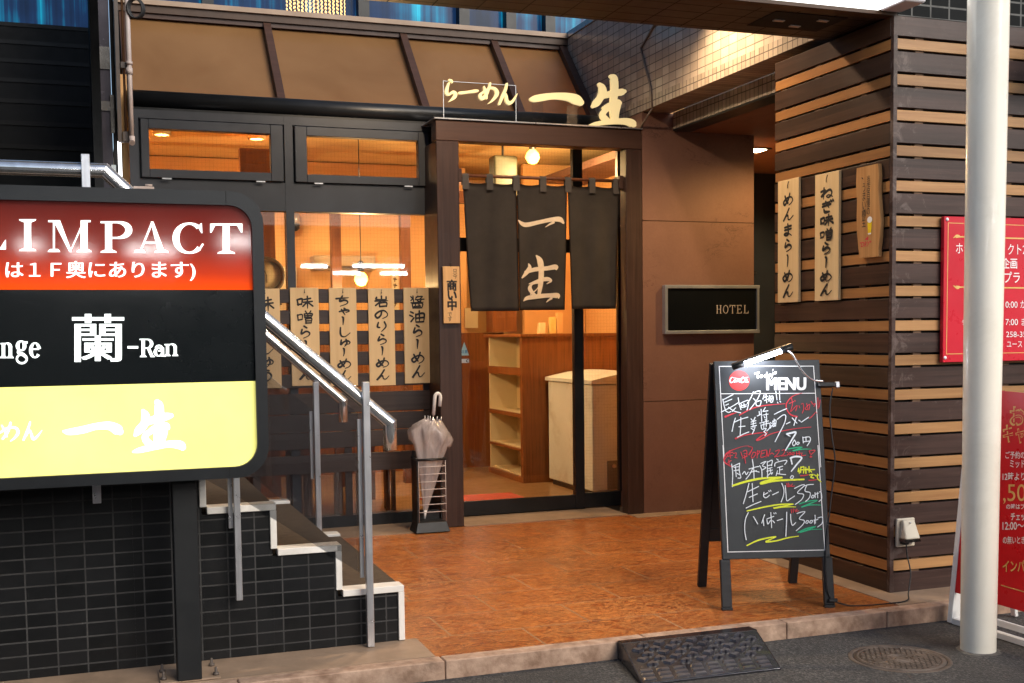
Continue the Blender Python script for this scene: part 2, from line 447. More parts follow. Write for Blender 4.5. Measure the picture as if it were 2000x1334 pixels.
M['btile_big'] = tiles('black_shop_tile', 'xz', .115, .062, lin(.004, .005, .0055), lin(.008, .009, .01), lin(.16, .16, .155), gap=.005, ox=10*.115-3.79, oy=-2.915+.062*50, rough=.5, bump=.5, spec=.06)
M['wtile'] = tiles('beige_glazed_tile', 'yz', .1, .0615, lin(.37, .3, .25), lin(.5, .42, .35), lin(.15, .12, .095), gap=.0035, ox=0, oy=-2.965+.0615*60, rough=.16, bump=.35, spec=.6)
M['wtile_x'] = tiles('beige_edge_tile', 'yz', .05, .09, lin(.3, .25, .2), lin(.42, .35, .29), lin(.09, .07, .055), gap=.0035, oy=-2.83+.09*40, rough=.2, bump=.35)
M['soffit'] = tiles('dark_soffit_tile', 'xy', .22, .11, lin(.014, .009, .006), lin(.022, .014, .009), lin(.007, .005, .004), gap=.004, oy=10, ox=20, rough=.4, bump=.3)
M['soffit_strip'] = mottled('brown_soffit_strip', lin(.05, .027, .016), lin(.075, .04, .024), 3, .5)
M['white_trim'] = mottled('white_marble_trim', lin(.66, .63, .58), lin(.82, .79, .74), 5, .4, dirt=lin(.38, .33, .27), rvar=.1)
M['carpet'] = mottled('brown_step_carpet', lin(.05, .033, .02), lin(.085, .058, .036), 40, .95, bump=.5, fine=300)
M['dark_step'] = mottled('black_step', lin(.004, .004, .0045), lin(.01, .0095, .009), 8, .55)
M['chrome'] = mottled('polished_steel', lin(.62, .61, .6), lin(.85, .84, .83), 20, .16, .9, rvar=.06, stretch=(1, 1, 1))
M['steel'] = mottled('brushed_steel', lin(.55, .55, .57), lin(.7, .7, .72), 12, .3, .8, rvar=.1, stretch=(6, 6, .5))
M['slat_dark_x'] = wood('dark_slat_front', lin(.028, .0145, .012), lin(.062, .034, .028), 'x', .4, period=.1758, phase=1.0, wear=lin(.13, .095, .085), corner=(0, 3.95))
M['slat_dark_y'] = wood('dark_slat_side', lin(.028, .0135, .009), lin(.062, .031, .02), 'y', .4, period=.1758, phase=1.0, wear=lin(.075, .045, .032))
M['slat_light_x'] = wood('light_slat_front', lin(.27, .135, .055), lin(.41, .225, .095), 'x', .4, period=.1758, phase=.97, bump=.1)
M['slat_light_y'] = wood('light_slat_side', lin(.26, .115, .04), lin(.37, .175, .06), 'y', .4, period=.1758, phase=.97, bump=.1)
M['slat_core'] = mottled('black_batten', lin(.004, .004, .004), lin(.008, .007, .006), 5, .8)
M['batten'] = mottled('brown_batten', lin(.1, .055, .032), lin(.16, .09, .05), 5, .7)
M['screen'] = wood('screen_slat', lin(.03, .022, .02), lin(.055, .04, .036), 'x', .4, period=.1455, phase=.5)
M['sign_frame'] = mottled('black_sign_frame', lin(.007, .008, .0095), lin(.011, .013, .015), 3, .4, rvar=.1, bump=.04, dirt=lin(.01, .011, .012))
M['post_black'] = mottled('black_post', lin(.007, .0075, .008), lin(.012, .013, .014), 4, .5, dirt=lin(.018, .016, .014))
M['plaque'] = wood('pale_plaque_wood', lin(.62, .43, .22), lin(.72, .53, .29), 'z', .5, bump=.05, scale=.7)
M['plaque_light'] = wood('open_plaque_wood', lin(.58, .33, .14), lin(.7, .44, .2), 'z', .5, bump=.05)
M['slab'] = wood('rough_slab_wood', lin(.36, .17, .06), lin(.55, .3, .12), 'z', .4, bump=.2, scale=.8)
M['ink'] = mottled('black_ink', lin(.012, .011, .011), lin(.022, .02, .02), 30, .55)
M['ink_brown'] = mottled('brown_ink', lin(.05, .025, .012), lin(.08, .04, .02), 30, .55)
M['chalk'] = mottled('white_chalk', lin(.62, .66, .7), lin(.86, .9, .94), 160, .9)
M['chalk_r'] = mottled('red_chalk', lin(.48, .03, .045), lin(.68, .06, .08), 160, .9)
M['chalk_y'] = mottled('yellow_chalk', lin(.6, .65, .03), lin(.8, .85, .07), 160, .9)
M['chalk_g'] = mottled('green_chalk', lin(.02, .34, .16), lin(.05, .5, .26), 160, .9)
M['board'] = mottled('chalkboard', lin(.02, .023, .026), lin(.03, .034, .038), 4, .42, rvar=.12, bump=.04)
M['board_frame'] = mottled('black_board_frame', lin(.014, .015, .017), lin(.022, .023, .025), 6, .45, rvar=.12)
M['cloth'] = None
M['white_paint'] = mottled('white_paint', lin(.72, .71, .69), lin(.8, .79, .77), 4, .4)
M['pole'] = mottled('cream_pole_paint', lin(.8, .74, .63), lin(.85, .8, .7), 3, .3, bump=.06, fine=14, rvar=.08, coat=.2, dirt=lin(.66, .6, .5))
M['red'] = mottled('red_poster', lin(.5, .012, .03), lin(.58, .018, .038), 2, .3)
M['red2'] = mottled('bright_red_poster', lin(.55, .006, .012), lin(.62, .01, .016), 2, .3)
M['gold'] = mottled('gold_print', lin(.62, .38, .1), lin(.75, .5, .18), 30, .4)
M['white_print'] = mottled('white_print', lin(.78, .76, .76), lin(.85, .84, .84), 30, .5)
M['rubber'] = mottled('black_rubber', lin(.008, .008, .012), lin(.018, .0172, .023), 14, .24, bump=.1, spec=.7, coat=.3, dirt=lin(.022, .02, .022))
M['rubber_stud'] = mottled('stud_highlight_rubber', lin(.022, .021, .028), lin(.045, .043, .055), 14, .3, spec=.7, coat=.3)  # highlights on the raised studs painted as a lighter bluish tone
M['iron'] = mottled('cast_iron', lin(.075, .06, .05), lin(.15, .12, .1), 16, .55, .3, bump=.3)
M['plastic_beige'] = mottled('beige_plastic', lin(.55, .49, .39), lin(.62, .56, .45), 8, .4)
M['plastic_clear'] = glass('clear_plastic', (.8, .78, .8, 1))
M['black_plastic'] = mottled('black_plastic', lin(.01, .01, .011), lin(.018, .018, .019), 20, .4)
M['cable'] = mottled('grey_cable', lin(.06, .06, .062), lin(.1, .1, .1), 20, .5)
M['cable_beige'] = mottled('beige_cable', lin(.16, .125, .1), lin(.2, .16, .13), 20, .5)
M['pipe_white'] = mottled('off_white_pipe', lin(.5, .43, .42), lin(.6, .53, .5), 10, .45, dirt=lin(.3, .22, .17))
M['pipe_brown'] = mottled('brown_pipe', lin(.2, .1, .05), lin(.28, .15, .08), 10, .45)
M['pipe_grey'] = mottled('brown_grey_pipe', lin(.09, .075, .07), lin(.13, .11, .1), 10, .5)
M['amber'] = None
# ---------------------------------------------------------------- more materials
def make_amber():
    t = NT('amber_blind'); t.t.nodes.remove(t.b)
    n = t.noise(t.pos(), 1.4, 4, .6, .6)
    c1 = t.ramp(n, [(.3, lin(.21, .107, .042)), (.7, lin(.28, .15, .064))])
    d = t.n('ShaderNodeBsdfDiffuse'); t.l(c1, d.inputs[0])
    tl = t.n('ShaderNodeBsdfTranslucent'); tl.inputs[0].default_value = lin(.6, .32, .13)
    m1 = t.n('ShaderNodeMixShader'); m1.inputs[0].default_value = .2; t.l(d.outputs[0], m1.inputs[1]); t.l(tl.outputs[0], m1.inputs[2])
    g = t.n('ShaderNodeBsdfGlossy'); g.inputs['Roughness'].default_value = .25
    f = t.n('ShaderNodeFresnel'); f.inputs[0].default_value = 1.4
    m2 = t.n('ShaderNodeMixShader'); t.l(f.outputs[0], m2.inputs[0]); t.l(m1.outputs[0], m2.inputs[1]); t.l(g.outputs[0], m2.inputs[2])
    t.l(m2.outputs[0], t.out.inputs[0]); return t.m
M['amber'] = make_amber()
def make_cloth():
    t = NT('noren_cloth'); w = t.n('ShaderNodeTexWave'); w.inputs['Scale'].default_value = 380; t.l(t.pos(), w.inputs['Vector'])
    n = t.noise(t.pos(), 3.5, 6, .65)
    t.set(t.ramp(n, [(.3, lin(.056, .049, .044)), (.7, lin(.084, .073, .065))]), .92, 0, .2)
    t.bump(t.math('ADD', t.math('MULTIPLY', w.outputs['Fac'], .2), t.noise(t.pos(), 30, 3)), .15, .003)
    try: t.b.inputs['Sheen Weight'].default_value = .15
    except Exception: pass
    return t.m
M['cloth'] = make_cloth()
M['glass'] = glass('window_glass', (.93, .93, .9, 1), 1.5, .02, 1.0, wire=True)
M['glass_door'] = glass('door_glass', (.93, .93, .9, 1), 1.5, .015, .8)
M['glass_rail'] = glass('balustrade_glass', (.78, .79, .81, 1), 1.5, .01, 1.6)
M['acrylic'] = glass('clear_acrylic', (.93, .95, .97, 1), 1.45, 0, 1.0)
M['i_wall'] = mottled('warm_interior_wall', lin(.62, .335, .13), lin(.7, .4, .165), 2, .7)
M['i_ceil'] = mottled('interior_ceiling', lin(.62, .44, .2), lin(.7, .5, .25), 2, .8)
M['i_wood'] = wood('interior_wood_panel', lin(.15, .05, .015), lin(.28, .1, .028), 'z', .35, scale=1.2)
M['i_wood_dark'] = wood('interior_dark_wood', lin(.1, .035, .018), lin(.17, .065, .03), 'z', .4)
M['i_floor'] = mottled('interior_floor', lin(.17, .095, .045), lin(.23, .135, .065), 3, .35)
M['shelf_white'] = mottled('cream_shelf', lin(.62, .52, .33), lin(.68, .58, .38), 3, .5)
M['freezer'] = mottled('white_freezer', lin(.62, .66, .64), lin(.7, .74, .72), 3, .4, dirt=lin(.3, .24, .16))
M['mat_red'] = mottled('red_mat', lin(.3, .045, .03), lin(.4, .07, .045), 30, .9, bump=.3)
M['cream_letter'] = emit('cream_letter', (.95, .74, .36, 1), .26)  # glow put into the cut letters' material to brighten them
M['lit_white'] = emit('lit_white_letter', (.92, 1.0, .97, 1), .6)
M['lit_yellow'] = emit('lit_yellow_panel', (1.0, .93, .37, 1), .8)
M['lamp_warm'] = emit('warm_bulb', (1.0, .5, .08, 1), 5)
M['lamp_down'] = emit('warm_downlight', (1.0, .72, .4, 1), 25)
M['lamp_cold'] = emit('cold_tube', (.8, .86, 1.0, 1), 26)
M['lamp_street'] = emit('white_tube', (1.0, .96, .94, 1), 26)
M['lightbox'] = emit('lightbox_face', (1.0, 1.0, .97, 1), 1.3)
M['blue_win'] = None
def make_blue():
    t = NT('blue_sky_reflection'); sx = t.n('ShaderNodeSeparateXYZ'); t.l(t.pos(), sx.inputs[0])
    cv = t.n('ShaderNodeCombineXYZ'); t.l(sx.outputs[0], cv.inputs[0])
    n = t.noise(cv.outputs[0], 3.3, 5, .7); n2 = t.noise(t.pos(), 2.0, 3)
    c = t.ramp(t.math('ADD', t.math('MULTIPLY', n, .75), t.math('MULTIPLY', n2, .25)), [(.4, lin(.002, .004, .01)), (.5, lin(.004, .016, .05)), (.56, lin(.003, .09, .17)), (.62, lin(.004, .3, .42)), (.7, lin(.05, .6, .72))])  # sky reflected in the panes, painted as glowing blue streaks
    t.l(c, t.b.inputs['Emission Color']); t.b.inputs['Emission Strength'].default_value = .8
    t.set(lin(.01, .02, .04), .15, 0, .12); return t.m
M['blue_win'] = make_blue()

# ---------------------------------------------------------------- the setting: street, kerb, platform
tag(MB().box(-40, 40, -3.2, 4.475, -.35, -.075).build('street', M['asphalt']), kind='structure')
tag(MB().box(-40, 40, -40, 40, -.9, -.36).build('ground', M['asphalt']), kind='structure')
pm = MB(); pm.box(-30, 4.6, 4.56, 7.62, -.3, 0)
tag(pm.build('pavement', M['granite']), kind='structure')
k = MB(); x = -6.0; random.seed(3)
for L in (1.1,)*5 + (.98, .84, .93, .72, .56, .9, .9, .9, .9, .9):
    k.box(x+.002, x+L-.002, 4.478, 4.557, -.2, .001, .004); x += L
tag(k.build('kerb', M['kerb']), kind='structure')
tag(MB().box(-30, 1.30, 4.5585, 4.86, -.1, .0035).box(2.405, 3.675, 7.605, 8.02, -.1, .006).box(-30, 2.235, 7.5, 8.02, -.1, .0052).box(3.66, 3.79, 4.5585, 5.9, -.1, .003).box(3.7901, 4.59, 4.5585, 4.788, -.1, .003).box(3.68, 4.85, 7.46, 7.63, -.1, .003).build('border_paving', M['border']), kind='structure')
tag(MB().box(3.80, 9, 4.5585, 12, -.3, -.002).build('passage_floor', M['border']), kind='structure')

# ---------------------------------------------------------------- shop building
shop = empty('shop_building', (2.2, 7.95, 0), 'ramen shop front with dark framed windows and amber sloped glazing above', 'shop')
Yf, Yb = 7.93, 8.02
f = MB()
f.box(.24, .30, Yf, Yb, 0, 2.855)                       # left jamb
f.box(1.252, 1.308, Yf, Yb, .086, 2.855)
f.box(2.287, 2.36, Yf, Yb, 0, 2.855)
f.box(.30, 1.252, Yf+.003, Yb, 2.80, 2.855).box(1.308, 2.287, Yf+.003, Yb, 2.80, 2.855)
f.box(.30, 1.252, Yf+.003, Yb, 2.213, 2.405).box(1.308, 2.287, Yf+.003, Yb, 2.213, 2.405)
f.build('window_frame', M['sash'], shop)
MB().box(.30, 2.287, Yf-.01, Yb, -.0, .085).build('window_sill', M['sash_black'], shop)
for (a, b) in ((.30, 1.252), (1.308, 2.287)):
    ga, gb = (.364, 1.155) if a < 1 else (1.402, 2.194)
    w = MB(); y0, y1 = Yf-.018, Yf+.05
    w.box(a+.012, ga, y0, y1, 2.412, 2.792, .004).box(gb, b-.012, y0, y1, 2.412, 2.792, .004)
    w.box(a+.0015, a+.0115, Yf+.03, Yf+.06, 2.4055, 2.7995).box(b-.0115, b-.0015, Yf+.03, Yf+.06, 2.4055, 2.7995).box(a+.0116, b-.0116, Yf+.03, Yf+.06, 2.4055, 2.4115).box(a+.0116, b-.0116, Yf+.03, Yf+.06, 2.7925, 2.7995)
    w.box(ga, gb, y0+.001, y1, 2.412, 2.468, .003).box(ga, gb, y0+.001, y1, 2.73, 2.792, .003)
    w = w.build('transom_window', M['sash'], shop)
    MB().box(ga, gb, Yf+.02, Yf+.024, 2.468, 2.73).build('pane', M['glass'], w)
    MB().box(a+.14, a+.2, y0-.006, y0, 2.402, 2.411).box(b-.2, b-.14, y0-.006, y0, 2.402, 2.411).build_each('hinge', M['steel'], w)
MB().box(.30, 1.252, Yf+.045, Yf+.051, .085, 2.213).build('shop_window_pane', M['glass'], shop)
MB().box(1.308, 2.287, Yf+.045, Yf+.051, .085, 2.213).build('shop_window_pane', M['glass'], shop)
# rain gutter above the frame
g = MB(); g.tube([(.24, 8.0, 2.93), (3.8, 8.0, 2.93)], .062, 20); g.box(.24, 3.8, 7.96, 8.2, 2.855, 2.875)
g.build('gutter', M['sash_black'], shop)
MB().box(.24, 3.8, 8.03, 8.40, 2.965, 3.0).build('ledge', M['portal_h'], shop)
# sloped glazing
YA, ZA, YB_, ZB = 8.36, 3.0, 9.08, 3.79
n_ = Vector((0, -(ZB-ZA), (YB_-YA))).normalized(); dn = (Vector((0, YB_, ZB))-Vector((0, YA, ZA)))
xs = [.26, 1.31, 2.39, 3.16, 3.80]
fr = MB()
for i, X in enumerate(xs):
    hw = .028 if 0 < i < 4 else .03
    p0, p1 = Vector((X, YA, ZA)), Vector((X, YB_, ZB)); ax = Vector((1, 0, 0))
    if i == 4: p0.x -= .028; p1.x -= .028
    fr.obox(p0, ax, dn.normalized(), n_, (-hw, 0, -.03), (hw, dn.length, .035))
fr.box(.24, 3.8, 9.02, 9.12, 3.735, 3.80)
fr.box(.24, 3.8, 8.32, 8.385, 2.995, 3.03)
gz = fr.build('sloped_glazing_frame', M['portal_h'], shop)
for a, b in zip(xs, xs[1:]):
    p0, p1 = Vector((a, YA, ZA)), Vector((a, YB_, ZB)); 
    MB().obox(p0, Vector((1, 0, 0)), dn.normalized(), n_, (.027, .02, -.024), (b-a-.027, dn.length-.03, -.02)).build('glazing_panel', M['amber'], gz)
# ledge and upper storey
sl = MB(); sl.box(.2, 3.81, 8.98, 9.3, 3.825, 3.862)
sl.build('stone_ledge', mottled('ledge_beige', lin(.3, .21, .15), lin(.4, .29, .21), 4, .5), shop)
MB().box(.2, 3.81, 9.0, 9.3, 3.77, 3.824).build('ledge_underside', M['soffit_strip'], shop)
up = MB()
up.box(.2, 9, 9.31, 9.42, 3.0, 3.94)
for X in (.25, .9, 2.14, 3.0, 3.42, 3.78, 4.6, 5.4, 6.2, 7.0): up.box(X-.045, X+.045, 9.30, 9.42, 3.94, 5.6)
up.box(.2, 9, 9.44, 9.6, 5.4, 6.8)
up = up.build('storey_window_frame', M['sash_black'], shop)
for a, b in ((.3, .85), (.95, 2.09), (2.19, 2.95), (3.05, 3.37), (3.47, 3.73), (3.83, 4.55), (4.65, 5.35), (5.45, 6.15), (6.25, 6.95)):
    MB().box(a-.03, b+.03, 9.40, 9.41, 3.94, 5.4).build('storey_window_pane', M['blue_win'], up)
# interior shell
ish = MB(); ish.box(.2, 4.74, 11.9, 12.0, 0, 3.1); ish.box(.2, .24, 8.05, 12, 0, 3.1); ish.box(4.66, 4.74, 8.05, 11.9, 0, 3.1)
ish.box(.24, 3.8, 9.13, 9.2, 3.12, 3.77)
ish.box(3.85, 4.655, 8.05, 8.12, 0, 3.1)
ish.build('interior_wall', M['i_wall'], shop)
MB().box(4.0, 4.65, 10.6, 10.66, 1.35, 3.02).box(.24, 3.47, 11.0, 11.06, 1.37, 3.02).box(3.47, 3.53, 11.0, 11.9, 1.37, 3.02).build('interior_yellow_wall', M['i_wall'], shop)
MB().box(.2, 4.74, 9.1, 12, 3.03, 3.1).build('interior_ceiling', M['i_ceil'], shop)
MB().box(.2, 4.74, 8.02, 12, -.05, .012).build('interior_floor', M['i_floor'], shop)
dd = MB(); dd.box(.24, 3.9, 10.94, 10.998, 0, 1.37); dd.box(3.9, 4.65, 10.62, 10.7, 0, 1.34)
dd.build('interior_dado', M['i_wood'], shop)
pp = MB()
for X in (1.97, 2.60, .95): pp.box(X, X+.085, 10.0, 10.085, 0, 2.55)
pp.box(.24, 3.4, 10.003, 10.08, 2.552, 2.66)
pp.build_each('interior_post', M['i_wood_dark'], shop)

# portal
pt = empty('door_portal', (3.02, 7.62, 0), 'dark brown timber portal framing the shop entrance', 'door frame')
MB().box(2.24, 2.402, 7.62, 7.955, 0.001, 2.688, .004).build('post', M['portal'], pt)
MB().box(3.678, 3.808, 7.62, 7.72, 0.001, 2.688, .004).build('post', M['portal'], pt)
MB().box(2.24, 3.808, 7.622, 7.74, 2.69, 2.832, .004).build('lintel', M['portal_h'], pt)
MB().box(2.41, 3.805, 7.7405, 8.04, 2.802, 2.831).build('head_board', M['portal'], pt)
MB().box(2.225, 3.808, 7.605, 8.0, 2.833, 2.842).build('cap_strip', M['steel'], pt)
# sliding door
dr = empty('sliding_door', (3.05, 8.0, 0), 'glass sliding shop door in a black frame behind the curtain', 'door')
d = MB(); d.box(3.412, 3.488, 7.98, 8.03, .012, 2.77).box(2.402, 3.412, 7.985, 8.025, .014, .118).box(3.488, 3.80, 8.0, 8.04, .014, .125).box(2.40, 2.43, 7.985, 8.025, .118, 2.77).box(2.43, 3.412, 7.985, 8.025, 1.96, 2.06)
d.box(3.79, 3.81, 8.0, 8.04, .125, 2.77).box(2.402, 3.80, 7.99, 8.03, 2.7705, 2.80)
d.build('door_frame', M['sash_black'], dr)
MB().box(2.43, 3.412, 8.0, 8.005, .118, 1.96).build('pane', M['glass_door'], dr)
MB().box(3.488, 3.79, 8.02, 8.025, .125, 2.77).build('pane', M['glass'], dr)
MB().box(2.43, 3.412, 8.0, 8.005, 2.06, 2.77).build('pane', M['glass'], dr)
# stickers on the door
st = Ink(lambda x, y, l: Vector((2.50+x*.0009, 7.984-l, 1.30-y*.001)), .002)
st.poly([(0, 100), (40, 0), (80, 100)])
stk = tag(st.build('triangle_sticker', mottled('pale_blue_sticker', lin(.3, .5, .55), lin(.36, .56, .6), 20, .5)), 'pale blue triangular warning sticker on the glass door', 'sticker')
s2 = Ink(lambda x, y, l: Vector((2.50+x*.0009, 7.984-l, 1.30-y*.001)), .003); s2.text('注意', 12, 60, 68, 84, .01); s2.build('lettering', mottled('sticker_ink', lin(.01, .12, .3), lin(.02, .15, .34), 20, .5), stk)
st = Ink(lambda x, y, l: Vector((2.50+x*.0009, 7.984-l, 1.175-y*.001)), .002); st.poly([(0, 0), (80, 0), (80, 30), (0, 30)])
stk = tag(st.build('strip_sticker', mottled('pale_strip_sticker', lin(.45, .5, .55), lin(.5, .55, .6), 20, .5)), 'small pale strip sticker below the triangular one on the glass door', 'sticker')
s2 = Ink(lambda x, y, l: Vector((2.50+x*.0009, 7.984-l, 1.175-y*.001)), .003); s2.stroke([(72, 6), (58, 10), (58, 20), (72, 24)], 6); s2.build('emblem', M['ink'], stk)

# ---------------------------------------------------------------- brown wall, tiled side wall, beams over the passage
bw = tag(MB().box(3.81, 4.752, 7.62, 8.04, 0.001, 2.17).box(3.81, 4.752, 7.62, 8.04, 2.176, 2.833).box(3.81, 4.15, 7.62, 8.04, 2.833, 2.96).build('brown_wall', M['brown']), 'brown plastered wall with a joint line between shop door and passage', 'wall')
MB().box(3.83, 4.74, 7.625, 8.0, 2.168, 2.178).build('joint', M['ink_brown'], bw)
MB().box(3.81, 4.752, 7.6185, 7.63, .838, .842).build('joint', M['ink_brown'], bw)
tw = empty('tiled_wall', (3.93, 7.2, 2.96), 'glazed beige tiled wall above the passage lit by a warm lamp', 'wall')
MB().box(3.81, 4.05, 5.35, 9.3, 3.05, 3.83).build('tile_face', M['wtile'], tw)
MB().box(3.809, 4.05, 5.35, 9.3, 2.965, 3.05).build('edge_tile', M['wtile_x'], tw)
MB().box(3.80, 4.05, 5.35, 9.3, 3.83, 3.875).build('coping', M['steel'], tw)
MB().box(4.055, 4.2, 5.86, 7.6, 2.845, 2.964).build('drop_beam', M['wtile_x'], tw)
MB().box(4.053, 4.202, 5.86, 7.6, 2.83, 2.844).build('beam_trim', M['sash_black'], tw)
ps = empty('passage', (5.5, 9.5, 0), 'dark passage to the hotel beyond the brown wall with a lit ceiling', 'passage')
MB().box(4.203, 9, 5.0, 13, 2.835, 2.9).build('ceiling', M['brown'], ps)
for kx in range(4): MB().box(4.6, 5.4, 6.55+kx*.035, 6.56+kx*.035, 2.8325, 2.8345).build('vent_slot', M['ink_brown'], ps)
MB().box(4.753, 9, 9.42, 9.5, 0, 2.834).build('back_wall', mottled('blue_black_panel', lin(.01, .014, .02), lin(.016, .022, .03), 3, .35), ps)
db = MB()
for X in (5.25, 5.5, 5.62, 5.85, 6.1, 6.35): db.box(X, X+.012, 9.405, 9.419, 0, 2.75)
db.box(5.3, 5.9, 9.40, 9.4185, 1.9, 1.915)
db.build_each('door_panel_line', M['sash_black'], ps)
MB().box(7.5, 7.6, 4.6, 9.41, 0, 2.83).build('side_wall', M['brown'], ps)
dl = empty('passage_downlight', (5.12, 8.2, 2.83), 'small lit square downlight in the passage ceiling', 'downlight')
MB().box(5.02, 5.22, 8.1, 8.3, 2.826, 2.8345).build('housing', M['sash'], dl)
MB().box(5.05, 5.19, 8.13, 8.27, 2.822, 2.826).build('diffuser', M['lamp_down'], dl)
# soffit beam over the pavement
sb = empty('overhead_beam', (1, 5.06, 2.92), 'dark tiled beam spanning above the pavement', 'beam')
MB().box(-8, 3.808, 4.87, 5.34, 2.922, 4.2).build('beam_body', M['soffit'], sb)
MB().box(-8, 3.82, 4.80, 4.868, 2.912, 4.2).build('trim_strip', M['soffit_strip'], sb)
r = MB(); r.box(3.2, 3.62, 4.93, 5.2, 2.919, 2.9215); r.build('recess_panel', M['slat_core'], sb)
for (X, Y) in ((3.3, 5.06), (3.44, 5.13), (3.52, 5.0)):
    MB().box(X-.03, X+.03, Y-.012, Y+.012, 2.913, 2.918).build('fitting', M['steel'], sb)
lb = empty('lightbox_sign', (2.6, 4.7, 2.93), 'bright white lightbox sign above the pavement beam', 'sign')
MB().box(1.6, 3.70, 4.61, 4.795, 2.925, 3.6, .01).build('lit_face', M['lightbox'], lb)
MB().box(3.702, 3.83, 4.60, 4.795, 2.923, 3.6, .015, 3).build('end_cap', mottled('pale_plastic_cap', lin(.6, .58, .62), lin(.68, .66, .7), 4, .35), lb)
# pendant spot behind the beam lighting the tiles
def lamp(name, kind, loc, energy, col, radius=.05, rot=None, **kw):
    d = bpy.data.lights.new(name, kind); d.energy = energy; d.color = col
    if kind in ('POINT', 'SPOT'): d.shadow_soft_size = radius
    for k_, v_ in kw.items(): setattr(d, k_, v_)
    o = bpy.data.objects.new(name, d); S.collection.objects.link(o); o.location = loc
    if rot: o.rotation_euler = rot
    return o
def spot_lamp(X, Y, Z, label):
    sp = empty('spot_lamp', (X, Y, Z), label, 'lamp')
    MB().lathe((X, Y, Z), [(.02, .16), (.05, .14), (.06, 0), (.055, 0), (.045, .03)], 20).tube([(X, Y, Z+.16), (X, Y, Z+.4), (X, 5.345, Z+.4)], .012).build('housing', M['sash_black'], sp)
    MB().lathe((X, Y, Z), [(.001, .04), (.044, .035), (.044, .03), (.001, .028)], 16).build('lamp_bulb', M['lamp_down'], sp)
spot_lamp(3.46, 6.35, 3.72, 'warm spot lamp behind the beam lighting the tiled wall')
spot_lamp(2.1, 6.2, 3.72, 'second warm spot lamp behind the beam above the pavement')
lamp('spot_light', 'SPOT', (3.46, 6.35, 3.70), 80, (1.0, .7, .4), .04, (0, 0, 0), spot_size=R(112), spot_blend=.7)
lamp('spot_light', 'SPOT', (2.1, 6.2, 3.70), 70, (1.0, .75, .5), .05, (0, 0, 0), spot_size=R(165), spot_blend=.4)
for (X_, Y_, lab_) in ((4.95, 6.7, 'hidden'),):
    d2 = empty('passage_downlight', (X_, Y_, 2.83), 'second passage ceiling downlight tucked behind the slat wall', 'downlight')
    MB().box(X_-.1, X_+.1, Y_-.1, Y_+.1, 2.826, 2.8345).build('housing', M['sash'], d2)
    MB().box(X_-.07, X_+.07, Y_-.07, Y_+.07, 2.822, 2.826).build('diffuser', M['lamp_down'], d2)
    lamp('passage_light', 'SPOT', (X_, Y_, 2.80), 48, (1.0, .62, .22), .05, (0, 0, 0), spot_size=R(165), spot_blend=.4)
lamp('passage_light', 'SPOT', (5.12, 8.2, 2.80), 110, (1.0, .62, .28), .05, (0, 0, 0), spot_size=R(160), spot_blend=.4)

# ---------------------------------------------------------------- slat pillar
sp_ = empty('slat_wall', (4.3, 5.3, 0), 'corner wall clad in dark boards with narrow light wooden slats', 'wall')
X0, Y0 = 3.79, 4.79
MB().box(X0+.03, 9, Y0+.03, 5.845, 0.0, 2.912).build('backing', M['slat_core'], sp_)
P_ = .1758
dx, dy_, lx, ly = MB(), MB(), MB(), MB()
tops = [2.801-P_*i for i in range(16)]
def board(mx, my, z0, z1, inset):
    mx.box(X0+inset, 9, Y0+inset, Y0+.026, z0, z1, .0015)
    my.box(X0+inset, X0+.026, Y0+.0265, 5.85, z0, z1, .0015)
board(dx, dy_, 2.813, 2.91, 0)
for i, zt in enumerate(tops):
    board(lx, ly, zt-.052, zt, .0035)
    nz = tops[i+1] if i < 15 else None
    lo = nz+.012 if nz else .002
    board(dx, dy_, lo, zt-.064, 0)
dx.build('dark_board', M['slat_dark_x'], sp_); dy_.build('dark_board', M['slat_dark_y'], sp_)
lx.build('light_slat', M['slat_light_x'], sp_); ly.build('light_slat', M['slat_light_y'], sp_)
bt = MB()
for X in (3.93, 4.5, 5.1): bt.box(X, X+.05, Y0+.012, Y0+.029, 0.02, 2.9)
for Y in (5.02, 5.42, 5.75): bt.box(X0+.012, X0+.029, Y, Y+.05, 0.02, 2.9)
bt.build_each('batten', M['batten'], sp_)
MB().box(X0-.004, X0+.02, Y0-.004, Y0+.02, 0.003, 2.908, .001).build('corner_strip', M['slat_dark_x'], sp_)
tag(MB().box(3.815, 9, 4.80, 5.3, 2.915, 4.2).build('black_tile_wall', M['btile_big']), 'black tiled wall with pale grout above the slat wall', 'wall')

# ---------------------------------------------------------------- stairs
stair = empty('staircase', (0, 5.5, 0), 'short staircase with black tiled side, white marble edging and brown treads', 'stairs')
rs = [(1.243, 0, .251), (.968, .251, .452), (.692, .452, .648), (.405, .648, .845), (.13, .845, 1.045)]
YS0, YS1 = 4.852, 6.22
wall = MB(); tread = MB(); trim = MB()
xe = -3.0
for i, (X, z0, z1) in enumerate(rs):
    XN = rs[i+1][0] if i < 4 else xe
    # side wall slab below each tread
    wall.box(XN-(.018 if i < 4 else 0), X-.0181, YS0, YS0+.05, 0.0045, z1-.03)
    tread.box(XN-.005, X-.001, YS0+.05, YS1+.03, z0-.001 if i else .005, z1-.012)
    # marble edging: along the tread end, and up the riser end
    trim.box(XN+.003, X, YS0-.012, YS0+.08, z1-.028, z1, .002)
    trim.box(X-.026, X+.001, YS0-.011, YS0+.03, (z0+.003 if i else .006), z1-.0285, .002)
    trim.box(XN+.02, X+.003, YS1+.031, YS1+.13, z1-.03, z1+.002, .003)
wall.build('tiled_side', M['btile'], stair); tread.build_each('tread', M['carpet'], stair); trim.build('marble_edging', M['white_trim'], stair)
fl = MB(); 
for i in range(14):
    fl.box(-1.5, .015, 6.36+i*.27, 10.4, 1.045+i*.2, 1.045+(i+1)*.2-.004)
fl.build('stair_flight', M['dark_step'], stair)
